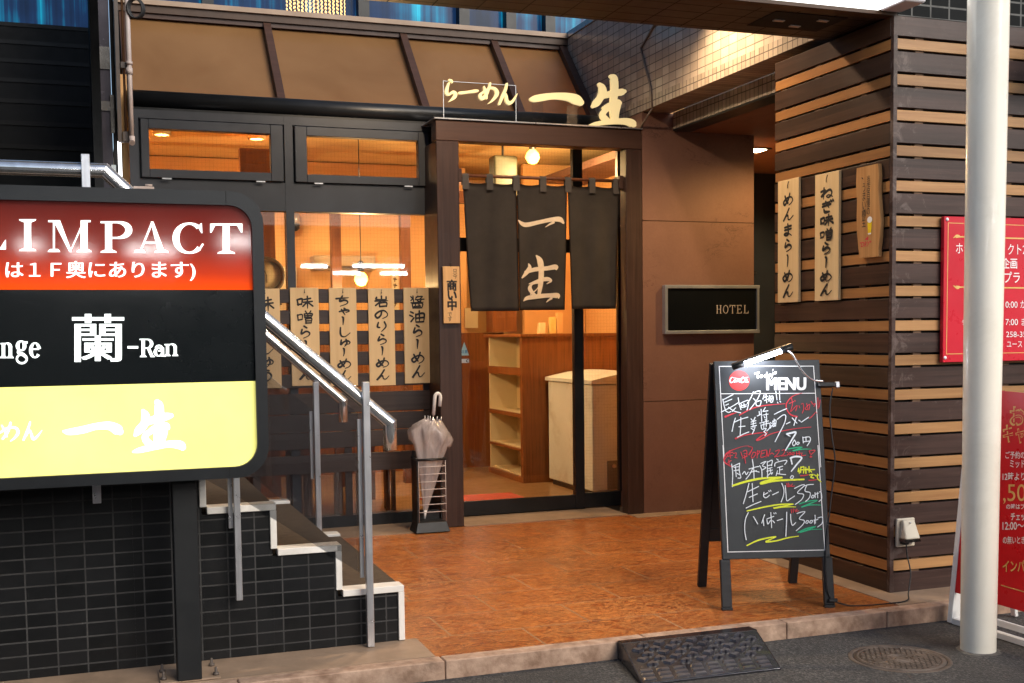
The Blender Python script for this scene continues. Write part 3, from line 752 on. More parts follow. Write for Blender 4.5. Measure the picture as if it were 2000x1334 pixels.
tag(MB().box(-14, -1.62, 6.3, 6.6, 0, 7).build('neighbour_wall', M['btile']), 'tall black tiled wall left of the stairwell beyond the big sign', 'wall')
nz = MB()
for i in range(14): nz.box(-1.5, .015, 6.352+i*.27, 6.39+i*.27, 1.045+(i+1)*.2-.03, 1.045+(i+1)*.2)
MB().box(.016, .06, 6.3, 10.6, 1.045, 6).box(-1.6, -1.51, 6.3, 10.6, 1.045, 6).build('stairwell_wall', M['dark_step'], stair)
MB().box(-1.6, .06, 10.62, 10.7, 3.8, 4.03).build('stairwell_rail', M['dark_step'], stair)
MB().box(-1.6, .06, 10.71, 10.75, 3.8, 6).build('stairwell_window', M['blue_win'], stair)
nz.build_each('step_nosing', mottled('dark_nosing', lin(.014, .013, .012), lin(.02, .018, .016), 9, .45), stair)

def handrail(y, pts, r, postdefs, label, glasspts, group):
    h = empty('handrail', (pts[0][0], y, 0), label, 'handrail', group)
    P3 = [Vector((p[0], y, p[1])) for p in pts]; e = P3[-1]; dl_ = (P3[-1]-P3[-2]).normalized(); bis = (dl_+Vector((0, 0, -1))).normalized()
    MB().mitred(P3, r, 24, True, False, end_n=bis).build('rail', M['chrome'], h)
    MB().mitred([e, e-Vector((0, 0, .118))], r, 24, False, True, start_n=bis).build('rail_end', M['chrome'], h)   # mitred end hanging down
    for (x, z0, z1, w) in postdefs:
        p = MB(); yy = y-.035 if y < 5.5 else y-.03
        p.box(x-w/2, x+w/2, yy-.012, yy+.016, z0, z1, .002)
        p.box(x-w/2-.02, x-w/2-.002, yy+.018, yy+.03, max(z0+.3, z0), z1-.16, .001)
        p.build('post', M['steel'], h)
    MB().poly([(a, y+.01, b) for a, b in glasspts], (0, .008, 0)).build('glass_panel', M['glass_rail'], h)
    return h
ang = [(-2.5, 2.018), (.05, 2.018), (.664, 1.428), (1.19, .972)]
handrail(4.83, ang, .0295, [(1.078, .006, 1.155, .03), (.525, .26, 1.63, .026), (-.02, .70, 2.075, .032)],
         'front polished steel handrail beside the big sign, ending at the tall post', [(.545, .68), (1.05, .32), (1.05, 1.02), (.03, 1.93), (.03, 1.0)], 'stair handrails')
handrail(6.30, [(.2, 1.95), (.857, 1.372), (1.285, .99)], .0265, [(1.13, .262, 1.10, .03)],
         'rear thinner steel handrail on the shop side of the stairs', [(1.11, .30), (1.11, .95), (.2, 1.72), (.2, 1.1)], 'stair handrails')

# ---------------------------------------------------------------- pipes and panels left of the windows
col = tag(MB().box(.018, .066, 7.70, 7.95, 1.05, 6).build('dark_column', mottled('dark_brown_metal', lin(.025, .017, .013), lin(.04, .027, .02), 6, .4)), 'narrow dark brown column at the right edge of the stairwell', 'column')
pn = empty('steel_panel', (.105, 7.75, 1.05), 'tall narrow mirror steel panel with bands beside the window', 'panel')
MB().box(.068, .136, 7.755, 7.8, 1.05, 6).build('sheet', mottled('violet_grey_sheet', lin(.05, .047, .06), lin(.085, .08, .1), 3, .25, .4, rvar=.08), pn)
bd = MB()
for z0, z1 in ((2.36, 2.44), (2.80, 2.86), (3.06, 3.2), (3.5, 3.55)): bd.box(.067, .137, 7.747, 7.754, z0, z1)
bd.box(.122, .15, 7.742, 7.7465, 2.28, 2.46).box(.128, .15, 7.742, 7.746, 2.66, 2.9)
bd.build_each('band', M['chrome'], pn)
MB().box(.14, .165, 7.76, 7.8, 2.46, 6).build('black_joint', M['slat_core'], pn)
ls = tag(MB().box(.165, .186, 7.74, 7.76, 1.2, 2.61).build('light_strip', emit('white_light_strip', (1, .98, 1, 1), 1.6)), 'bright white vertical light strip below the grey conduit', 'light')
pg_ = empty('conduit', (.2, 7.7, 2.6), 'grey brown square conduit with a joint box and thin brown pipe', 'conduit')
MB().box(.168, .192, 7.70, 7.738, 2.60, 6).build('conduit_body', M['pipe_grey'], pg_)
MB().tube([(.216, 7.71, 2.66), (.216, 7.71, 6)], .008).build('thin_pipe', M['pipe_brown'], pg_)
MB().box(.195, .232, 7.69, 7.735, 2.60, 2.665, .003).box(.195, .232, 7.69, 7.735, 3.06, 3.1, .003).build('junction_box', M['pipe_grey'], pg_)
pw = empty('drain_pipe', (.255, 7.68, 2.6), 'off white vertical drain pipe with an elbow at its lower end', 'pipe')
MB().tube([(.248, 7.68, 2.62), (.248, 7.68, 3.0), (.243, 7.68, 6)], .0155, 16).build('pipe_body', M['pipe_white'], pw)
MB().tube([(.248, 7.68, 3.02), (.248, 7.68, 3.06)], .02, 16).tube([(.248, 7.68, 3.08), (.248, 7.68, 3.1)], .021, 16).tube([(.25, 7.68, 2.635), (.25, 7.68, 2.605), (.25, 7.66, 2.59)], .019, 14).build_each('coupling', M['pipe_white'], pw)
hk = MB()
for k_ in range(5): 
    hk.tube([(.29+.045*math.cos(a)+.004*k_, 7.66+.004*k_, 3.43+.06*math.sin(a)) for a in [i*2*math.pi/20 for i in range(21)]], .006, 8, cap=False)
tag(hk.build('cable_coil', M['black_plastic']), 'coiled black cable hanging beside the drain pipe', 'cable')
tm = empty('door_closer', (.35, 7.86, 2.33), 'small pale metal box with a latch mounted below the left transom window', 'fitting')
MB().box(.255, .385, 7.86, 7.925, 2.318, 2.345, .003).build('casing', M['pipe_white'], tm)
MB().tube([(.33, 7.88, 2.355), (.375, 7.88, 2.355)], .007).build('latch', M['pipe_white'], tm)

# chandelier behind the upper window
ch = empty('chandelier', (1.72, 9.25, 3.93), 'warm glowing bead chandelier in the upper window', 'chandelier')
bd = MB(); random.seed(5)
for k_ in range(46):
    X = 1.50+.47*k_/45
    z0 = 3.935+.02*random.random()
    for j in range(12): 
        zz = z0+j*.03
        bd.lathe((X, 9.24+.03*math.sin(k_*2.1), zz), [(.001, -.011), (.0045, 0), (.001, .011)], 5)
bd.build('bead_curtain', emit('warm_beads', (1.0, .6, .22, 1), .9), ch)
MB().box(1.48, 1.99, 9.2, 9.285, 4.3, 4.36).build('chandelier_frame', M['steel'], ch)

# ---------------------------------------------------------------- slatted screen in front of the lower window
sc = empty('slat_screen', (1.55, 7.9, 0), 'dark horizontal slat screen outside the lower shop window', 'screen')
sm = MB()
for k_ in range(4): sm.box(.32, 2.285, 7.888, 7.906, 1.584-.1455*k_, 1.684-.1455*k_-.004, .002)
sm.box(.32, 2.285, 7.888, 7.906, .998, 1.092, .002).box(.32, 2.285, 7.888, 7.906, .818, .958, .002)
sm.box(.32, 2.285, 7.886, 7.906, .69, .811, .002).box(.32, 2.285, 7.888, 7.906, .572, .685, .002).box(.32, 2.285, 7.886, 7.906, .40, .528, .002)
sm.build_each('slat', M['screen'], sc)
sm = MB()
for X in (.36, .98, 1.62, 2.2): sm.box(X, X+.05, 7.908, 7.926, .085, 1.68)
sm.build_each('upright', M['screen'], sc)

# ---------------------------------------------------------------- brush lettering
G = {
'ら': [[(44,6),(60,20)], [(34,30),(27,64),(55,47),(76,56),(70,78),(40,96)]],
'ー': [[(46,8),(52,18),(50,60),(48,92)]],
'め': [[(26,26),(38,60),(50,78)], [(62,12),(52,55),(26,86),(14,66),(40,40),(72,36),(87,60),(76,82),(56,94)]],
'ん': [[(58,6),(38,50),(14,94),(36,60),(50,58),(53,84),(68,88),(90,60)]],
'ま': [[(22,28),(78,22)], [(25,50),(75,45)], [(50,6),(52,55),(50,80),(35,90),(22,80),(36,70),(56,77),(80,94)]],
'ね': [[(30,8),(30,94)], [(10,36),(42,30),(12,76),(45,46),(70,32),(86,50),(80,75),(62,90),(50,78),(65,70),(90,88)]],
'ぎ': [[(24,26),(72,18)], [(20,46),(78,36)], [(42,8),(66,64)], [(30,68),(38,90),(70,92)], [(80,6),(86,16)], [(92,2),(98,12)]],
'ち': [[(12,28),(82,20)], [(50,4),(30,52),(60,42),(80,56),(70,78),(36,96)]],
'ゃ': [[(12,52),(45,36),(76,32),(84,48),(62,62)], [(50,12),(62,26)], [(30,22),(56,94)]],
'し': [[(34,6),(30,60),(40,88),(62,88),(88,58)]],
'ゅ': [[(24,18),(20,76),(38,45),(66,28),(86,48),(76,70),(48,72)], [(58,8),(62,60),(46,96)]],
'の': [[(52,22),(45,60),(25,82),(12,58),(35,28),(66,20),(88,45),(80,72),(55,90)]],
'り': [[(28,14),(25,50),(36,58)], [(68,8),(74,50),(46,94)]],
'う': [[(40,8),(60,16)], [(24,38),(60,30),(76,50),(66,74),(40,94)]],
'つ': [[(12,42),(55,28),(86,48),(72,74),(40,88)]],
'味': [[(8,30),(12,70)], [(8,32),(36,26),(33,68)], [(12,68),(34,64)], [(48,28),(86,22)], [(42,48),(94,42)], [(66,6),(66,94)], [(63,50),(40,80)], [(69,50),(97,78)]],
'噌': [[(8,34),(12,72)], [(8,34),(34,30),(32,70)], [(12,70),(33,67)], [(54,6),(60,18)], [(84,4),(76,18)], [(48,26),(50,54)], [(48,27),(90,23),(87,52)], [(50,53),(87,50)], [(68,26),(68,50)], [(51,39),(87,37)], [(54,62),(55,96)], [(54,62),(86,59),(84,95)], [(55,78),(84,76)], [(55,95),(84,92)]],
'岩': [[(50,4),(50,30)], [(20,14),(23,33),(80,30)], [(80,10),(80,32)], [(10,46),(92,41)], [(48,46),(14,84)], [(38,64),(40,96)], [(38,64),(82,60),(80,94)], [(40,94),(80,90)]],
'醤': [[(14,8),(20,20)], [(12,38),(26,26)], [(28,4),(28,46)], [(58,4),(42,24)], [(44,14),(84,10),(60,30)], [(40,33),(92,28)], [(74,22),(73,46),(62,43)], [(52,38),(58,44)], [(14,55),(88,51)], [(22,64),(25,97)], [(22,65),(80,61),(78,97)], [(42,54),(38,76)], [(60,53),(62,75)], [(33,84),(70,81)], [(25,96),(78,93)]],
'油': [[(12,13),(24,24)], [(6,42),(20,50)], [(10,90),(30,60)], [(40,34),(42,94)], [(40,36),(90,30),(88,94)], [(65,8),(65,90)], [(42,63),(88,59)], [(42,93),(88,90)]],
'・': [],
}
def brush(ink, ch, x, y, w, h, bw):
    jit = random.Random(ord(ch) % 97 + int(y*1000))
    if len(G[ch]) > 8: bw *= .78
    for s in G[ch]:
        L = sum(math.hypot(b[0]-a[0], b[1]-a[1]) for a, b in zip(s, s[1:]))
        n = len(s); pts = []
        for i, (px, py) in enumerate(s):
            t = i/(n-1)
            wf = .95 + .35*math.sin(math.pi*min(t*1.3, 1)) - .45*t*(L > 60)
            wf *= jit.uniform(.9, 1.12)
            pts.append((x+(px+jit.uniform(-2, 2))/100*w, y+(py+jit.uniform(-2, 2))/100*h, bw*wf))
        if n == 2:
            a, b = pts; pts = [a, ((a[0]+b[0])/2, (a[1]+b[1])/2-.0, bw*.95), b]
        ink.stroke(pts)

def plaque(text, x0, x1, z0, z1, label, group, tilt=0.0, bw=.0128, top=.105, charw=.62, ytop=.05):
    """vertical wooden menu plaque on the slat screen (faces the street)"""
    Y = 7.872
    p = MB().box(x0, x1, Y, Y+.014, z0, z1, .0015).build('menu_plaque', M['plaque']); tag(p, label, 'menu plaque', group)
    w = x1-x0
    ink = Ink(lambda x, y, l: Vector((x0+x, Y-l, z1-y)), .0006)
    H = z1-z0; n = sum(.72 if c in 'ゃゅ' else (.85 if c == 'ー' else 1) for c in text)
    step = (H-ytop-.03)/n; y = ytop
    for c in text:
        s = .72 if c in 'ゃゅ' else (.85 if c == 'ー' else 1)
        cw = w*charw*(.8 if s < .8 else 1)
        brush(ink, c, (w-cw)/2+(w*.05 if s < .8 else 0), y+step*s*.04, cw, step*s*.9, bw); y += step*s
    ink.build('lettering', M['ink'], p)
    nm = MB(); nm.tube([((x0+x1)/2, Y-.006, z1-.034), ((x0+x1)/2, Y-.012, z1-.03)], .004, 8).tube([((x0+x1)/2, Y-.004, z1-.03), ((x0+x1)/2+.003, Y-.003, z1-.008)], .0018, 6)
    nm.build('hook', M['black_plastic'], p)
GP = 'wooden menu plaques on the slat screen'
plaque('味つゃしゅう', .985, 1.185, 1.003, 1.682, 'pale menu plaque half hidden behind the big lit sign, leftmost on the screen', GP)
plaque('味噌らーめん', 1.256, 1.452, 1.014, 1.688, 'pale menu plaque crossed by the steel handrails, second from the left on the screen', GP)
plaque('ちゃーしゅーめん', 1.524, 1.716, 1.006, 1.688, 'pale menu plaque under the glowing pendant bulb, all in hiragana starting with chi', GP)
plaque('岩のりらーめん', 1.80, 1.988, 1.001, 1.685, 'pale menu plaque whose first character has a mountain on top, right of the hiragana plaque', GP)
plaque('醤油らーめん', 2.056, 2.25, 1.010, 1.689, 'pale menu plaque nearest the dark door post, above the umbrella', GP)

def side_plaque(text, quad, label, bw, group):
    """plaque hanging on the side of the slat wall (faces the stairs side); quad in (Y, Z)"""
    X = 3.772; ya, yb, z0, z1 = quad     # ya = far, yb = near
    p = MB().box(X, X+.016, yb, ya, z0, z1, .0015).build('menu_plaque', M['plaque']); tag(p, label, 'menu plaque', group)
    w, H = ya-yb, z1-z0
    ink = Ink(lambda x, y, l: Vector((X-l, ya-x, z1-y)), .0006)
    n = len(text); st = (H-.09)/n
    for i, c in enumerate(text): brush(ink, c, w*.2, .07+i*st+st*.04, w*.6, st*.9, bw)
    ink.build('lettering', M['ink_brown'] if 'leek' in label else M['ink'], p)
    MB().tube([(X-.004, (ya+yb)/2, z1-.05), (X-.008, (ya+yb)/2-.006, z1-.035), (X-.003, (ya+yb)/2-.01, z1-.012)], .0022, 6).build('hook', M['black_plastic'], p)
GS = 'wooden menu plaques on the slat wall'
side_plaque('めんまらーめん', (5.790, 5.580, 1.514, 2.218), 'pale menu plaque on the slat wall nearest the passage', .0135, GS)
side_plaque('ねぎ味噌らーめん', (5.424, 5.208, 1.513, 2.205), 'pale menu plaque on the slat wall, right beside the wavy beer board', .0135, GS)
# rough beer board
X = 3.765
outl = [(5.047,2.192),(4.875,2.192),(4.868,2.13),(4.872,2.06),(4.862,1.98),(4.853,1.9),(4.858,1.82),(4.868,1.76),(4.866,1.722),(5.02,1.724),(5.03,1.78),(5.042,1.86),(5.046,1.94),(5.043,2.02),(5.052,2.1)]
bb = MB().poly([(X, y, z) for y, z in outl], (.022, 0, 0)).build('beer_board', M['slab'])
tag(bb, 'wavy edged rough wood board with a painted beer glass on the slat wall', 'board')
pl = Ink(lambda x, y, l: Vector((X-l, 5.047-x, 2.192-y)), .0008)
pl.text('当店自慢の', .082, .05, .112, .25, .0, vertical=True); pl.text('うまい樽生', .045, .085, .078, .31, .0, vertical=True)
pl.stroke([(.045,.055),(.05,.06)], .006)
pl.build('lettering', M['ink'], bb)
pl = Ink(lambda x, y, l: Vector((X-l, 5.047-x, 2.192-y)), .0008); pl.text('"DRY"', .03, .385, .125, .412, .012, .3); pl.poly([(.07,.375),(.1,.36),(.098,.38)]).build('red_lettering', M['chalk_r'], bb)
pl = Ink(lambda x, y, l: Vector((X-l, 5.047-x, 2.192-y)), .0008); pl.poly([(.092,.285),(.128,.285),(.122,.345),(.096,.345)]).build('beer_glass_print', mottled('beer_yellow', lin(.75,.5,.01), lin(.85,.62,.02), 20, .4), bb)
pl = Ink(lambda x, y, l: Vector((X-l, 5.047-x, 2.192-y)), .0012); pl.disc(.11,.277,.02,.016).poly([(.096,.345),(.122,.345),(.12,.352),(.098,.352)]).build('beer_foam_print', M['white_print'], bb)

# "open for business" plaque on the portal post
op = tag(MB().box(2.268, 2.388, 7.598, 7.615, 1.432, 1.825, .002).build('open_plaque', M['plaque_light']), 'small wooden plaque with bold black characters on the left door post', 'plaque')
ink = Ink(lambda x, y, l: Vector((2.268+x, 7.598-l, 1.825-y)), .0008)
ink.text('只今', .07, .018, .102, .085, .0, vertical=True); ink.text('です', .028, .318, .06, .38, .0, vertical=True)
for a_ in (-.003, 0, .003):
    for b_ in (-.003, .003): ink.text('商い中', .028+a_, .093+b_, .096+a_, .302+b_, 0, vertical=True)
ink.build('lettering', M['ink'], op)
MB().tube([(2.325, 7.6, 1.82), (2.322, 7.606, 1.85), (2.332, 7.606, 1.852)], .003, 6).build('hook', M['black_plastic'], op)

# ---------------------------------------------------------------- noren curtain
nr = empty('noren_curtain', (3.05, 7.7, 1.52), 'dark charcoal split curtain with cream brush characters over the door', 'curtain')
YN = 7.70
def fold(x, z):
    d = (2.43-z)
    return YN + .012*math.sin(x*17+1.2)*min(1, d*2.2) + .006*math.sin(x*41+d*2)*min(1, d*3) + .012*math.sin(x*5.2+d*3.1)*d
def cloth(xl, xr, zt, zb):
    """xl, xr: functions of the fraction down"""
    m = MB(); bm = m.bm; nx, nz = 22, 26; g = []
    for j in range(nz+1):
        t = j/nz; row = []
        for i in range(nx+1):
            s = i/nx; x = xl(t)*(1-s)+xr(t)*s
            sag = .012*math.sin(math.pi*((s*2) % 1))*max(0, 1-t*6)
            z = zt+(zb-zt)*t - sag
            row.append(bm.verts.new((x, fold(x, z), z)))
        g.append(row)
    for j in range(nz):
        for i in range(nx):
            fc = bm.faces.new((g[j][i], g[j][i+1], g[j+1][i+1], g[j+1][i])); fc.smooth = True
    bmesh.ops.solidify(bm, geom=bm.faces[:], thickness=.0025)
    return m
cloth(lambda t: 2.452+.045*t, lambda t: 2.852+.004*t, 2.425, 1.517).build('curtain_panel', M['cloth'], nr)
cloth(lambda t: 2.856+.006*t, lambda t: 3.246-.026*t, 2.425, 1.523).build('curtain_panel', M['cloth'], nr)
cloth(lambda t: 3.249+.026*t, lambda t: 3.66-.03*t, 2.425, 1.529).build('curtain_panel', M['cloth'], nr)
lp = MB()
for X in (2.47, 2.65, 2.85, 3.055, 3.25, 3.44, 3.63):
    hw = .024
    prof = [(-.016, 2.37), (-.0155, 2.43), (-.0145, 2.468), (-.005, 2.481), (.006, 2.481), (.0145, 2.468), (.0155, 2.43), (.015, 2.40)]
    for a, b in zip(prof, prof[1:]):
        lp.poly([(X-hw, YN+a[0]*1.0, a[1]), (X+hw, YN+a[0], a[1]), (X+hw, YN+b[0], b[1]), (X-hw, YN+b[0], b[1])])
bmesh.ops.remove_doubles(lp.bm, verts=lp.bm.verts[:], dist=1e-5)
bmesh.ops.solidify(lp.bm, geom=lp.bm.faces[:], thickness=.003)
lp.build_each('hanging_loop', M['cloth'], nr)
def noren_place(px, py):
    q = PY(YN).at(850+px*.315, 220+py*.315); return q
ink = Ink(lambda x, y, l: (lambda q: Vector((q.x, fold(q.x, q.z)-.0045-l, q.z)))(noren_place(x, y)), .0005)
ink.stroke([(512,668,6),(535,688,24),(570,695,28),(650,678,24),(720,664,26),(768,664,32),(790,684,16)])
ink.stroke([(728,682,16),(706,694,10),(682,710,3)])
ink.stroke([(580,938,8),(586,960,22),(568,990,26),(536,1024,10)]); ink.stroke([(560,990,20),(620,972,26),(690,966,26),(738,958,30),(742,972,12)])
ink.stroke([(626,888,10),(648,920,36),(656,980,34),(652,1060,32),(640,1142,18)])
ink.stroke([(582,1062,6),(640,1042,20),(690,1032,26),(712,1044,14),(690,1062,4)])
ink.stroke([(640,1056,8),(600,1064,10),(586,1090,24),(604,1120,20),(628,1140,12)]); ink.stroke([(592,1125,10),(625,1098,6),(650,1062,5)])
ink.stroke([(546,1168,6),(570,1150,24),(630,1140,28),(700,1134,26),(752,1136,32),(758,1150,10)]); ink.stroke([(715,1152,14),(700,1164,9),(688,1176,3)])
ink.build('lettering', mottled('cream_dye', lin(.62, .5, .36), lin(.7, .58, .43), 40, .9), nr)
rod = empty('curtain_rod', (3.07, 7.7, 2.47), 'thin brown curtain rod held by two small wooden brackets', 'rod')
MB().tube([(2.41, YN, 2.466), (3.70, YN, 2.466)], .0115, 14).build('rod_body', M['i_wood_dark'], rod)
MB().box(2.403, 2.435, YN-.04, YN+.05, 2.42, 2.51, .003).build('bracket', M['portal'], rod)
MB().box(3.645, 3.677, YN-.04, YN+.05, 2.405, 2.50, .003).build('bracket', M['portal'], rod)

# ---------------------------------------------------------------- cut letters standing on the portal
YL = 7.70
def cut(strokes_list):
    ink = Ink(lambda x, y, l: PY(YL).at(860+x*.2, 140+y*.2), 0, thick=Vector((0, .022, 0)))
    ink.place = lambda x, y, l: PY(YL).at(860+x*.2, 140+y*.2) + Vector((0, -l, 0))
    ink.strokes(strokes_list); return ink
ra = empty('acrylic_sign', (2.6, 7.71, 2.843), 'clear acrylic sheet carrying four small cream brush letters on the door lintel', 'sign')
MB().box(2.331, 2.866, 7.724, 7.73, 2.843, 3.115).build('acrylic_sheet', M['acrylic'], ra)
eg = MB(); eg.box(2.328, 2.331, 7.723, 7.731, 2.843, 3.118).box(2.866, 2.8685, 7.723, 7.731, 2.843, 3.116).box(2.331, 2.866, 7.723, 7.731, 3.1155, 3.118)
eg.build('polished_edge', emit('acrylic_edge', (.8, .85, .9, 1), .1), ra)  # bright glint of the sheet edge put in as a faint glow
for s in ([[(88,78,16),(108,88,26),(118,104,14)], [(84,112,18),(66,170,30),(64,206,32),(82,222,22),(126,198,28),(150,216,32),(140,246,34),(112,272,20),(86,292,4)]],
          [[(186,206,20),(200,206,26),(270,198,24),(340,188,30),(366,186,22)]],
          [[(430,145,14),(440,190,26),(452,230,22),(456,262,12)], [(488,112,20),(480,150,22),(452,220,28),(412,262,34),(392,228,30),(430,190,18),(490,158,22),(536,168,28),(556,208,36),(536,252,28),(500,290,16),(470,310,5)]],
          [[(652,116,18),(640,170,26),(610,240,28),(578,316,20)], [(606,262,14),(630,216,22),(646,240,26),(652,286,32),(680,306,34),(716,278,22),(754,214,6)]]):
    cut(s).build('cut_letter', M['cream_letter'], ra)
ic = empty('cut_letter_sign', (3.17, 7.71, 2.843), 'cream single bar brush character on two clear supports above the door', 'sign')
cut([[(892,268,40),(920,264,62),(1000,250,68),(1090,238,62),(1180,238,68),(1260,248,80),(1330,272,96),(1372,300,66)]]).build('cut_letter', M['cream_letter'], ic)
MB().box(2.99, 3.075, 7.725, 7.73, 2.843, 3.02).build('acrylic_support', M['acrylic'], ic)
MB().box(3.262, 3.342, 7.725, 7.73, 2.843, 3.0).build('acrylic_support', M['acrylic'], ic)
sg = empty('cut_letter_sign', (3.62, 7.71, 2.843), 'large cream five stroke brush character at the right end of the lintel', 'sign')
cut([[(1556,122,34),(1580,150,62),(1588,200,76),(1562,260,66),(1524,308,70),(1496,336,36)],
     [(1560,250,40),(1640,222,62),(1720,206,60),(1780,196,64),(1800,192,40)],
     [(1668,42,34),(1696,60,66),(1704,130,72),(1702,220,70),(1690,320,64),(1690,400,60),(1700,470,56)],
     [(1600,352,34),(1660,326,56),(1730,300,60),(1752,306,44)], [(1756,300,30),(1742,344,38),(1722,400,52),(1712,470,56)],
     [(1660,350,40),(1606,386,52),(1588,428,58),(1620,464,56),(1650,486,40)],
     [(1462,522,18),(1520,508,38),(1620,494,46),(1720,484,52),(1820,484,64),(1880,506,72),(1896,522,40)]]).build('cut_letter', M['cream_letter'], sg)
MB().box(3.448, 3.54, 7.725, 7.73, 2.843, 3.11).build('acrylic_support', M['acrylic'], sg)
tag(MB().tube([(3.806, 7.45, 2.95), (3.803, 7.46, 3.1), (3.80, 7.55, 3.28), (3.803, 7.62, 3.42), (3.803, 7.35, 3.56), (3.803, 7.0, 3.6), (3.803, 6.5, 3.68)], .008, 8).tube([(3.803, 7.45, 2.95), (3.80, 7.62, 2.85)], .007, 8).build('wall_cable', M['cable_beige']), 'thin beige cable looping down the tiled wall to the letters', 'cable')

# ---------------------------------------------------------------- hotel plaque on the brown wall
hp = empty('hotel_plaque', (4.37, 7.6, 1.34), 'black glossy plaque reading HOTEL in a steel frame on the brown wall', 'sign')
MB().box(3.99, 4.752, 7.585, 7.618, 1.362, 1.675).build('plate', mottled('gloss_black_plate', lin(.004, .005, .006), lin(.007, .008, .009), 3, .12, rvar=.04), hp)
fr = MB(); fr.box(3.968, 4.775, 7.57, 7.6175, 1.675, 1.70, .003).box(3.968, 4.775, 7.57, 7.6175, 1.337, 1.362, .003).box(3.968, 3.99, 7.571, 7.6175, 1.362, 1.675).box(4.752, 4.77, 7.571, 7.66, 1.362, 1.675)
fr.build('frame', mottled('satin_frame', lin(.42, .46, .54), lin(.54, .58, .66), 9, .4, .8), hp)
serif_mat = mottled('grey_metal_letter', lin(.42, .36, .34), lin(.5, .44, .41), 40, .4)

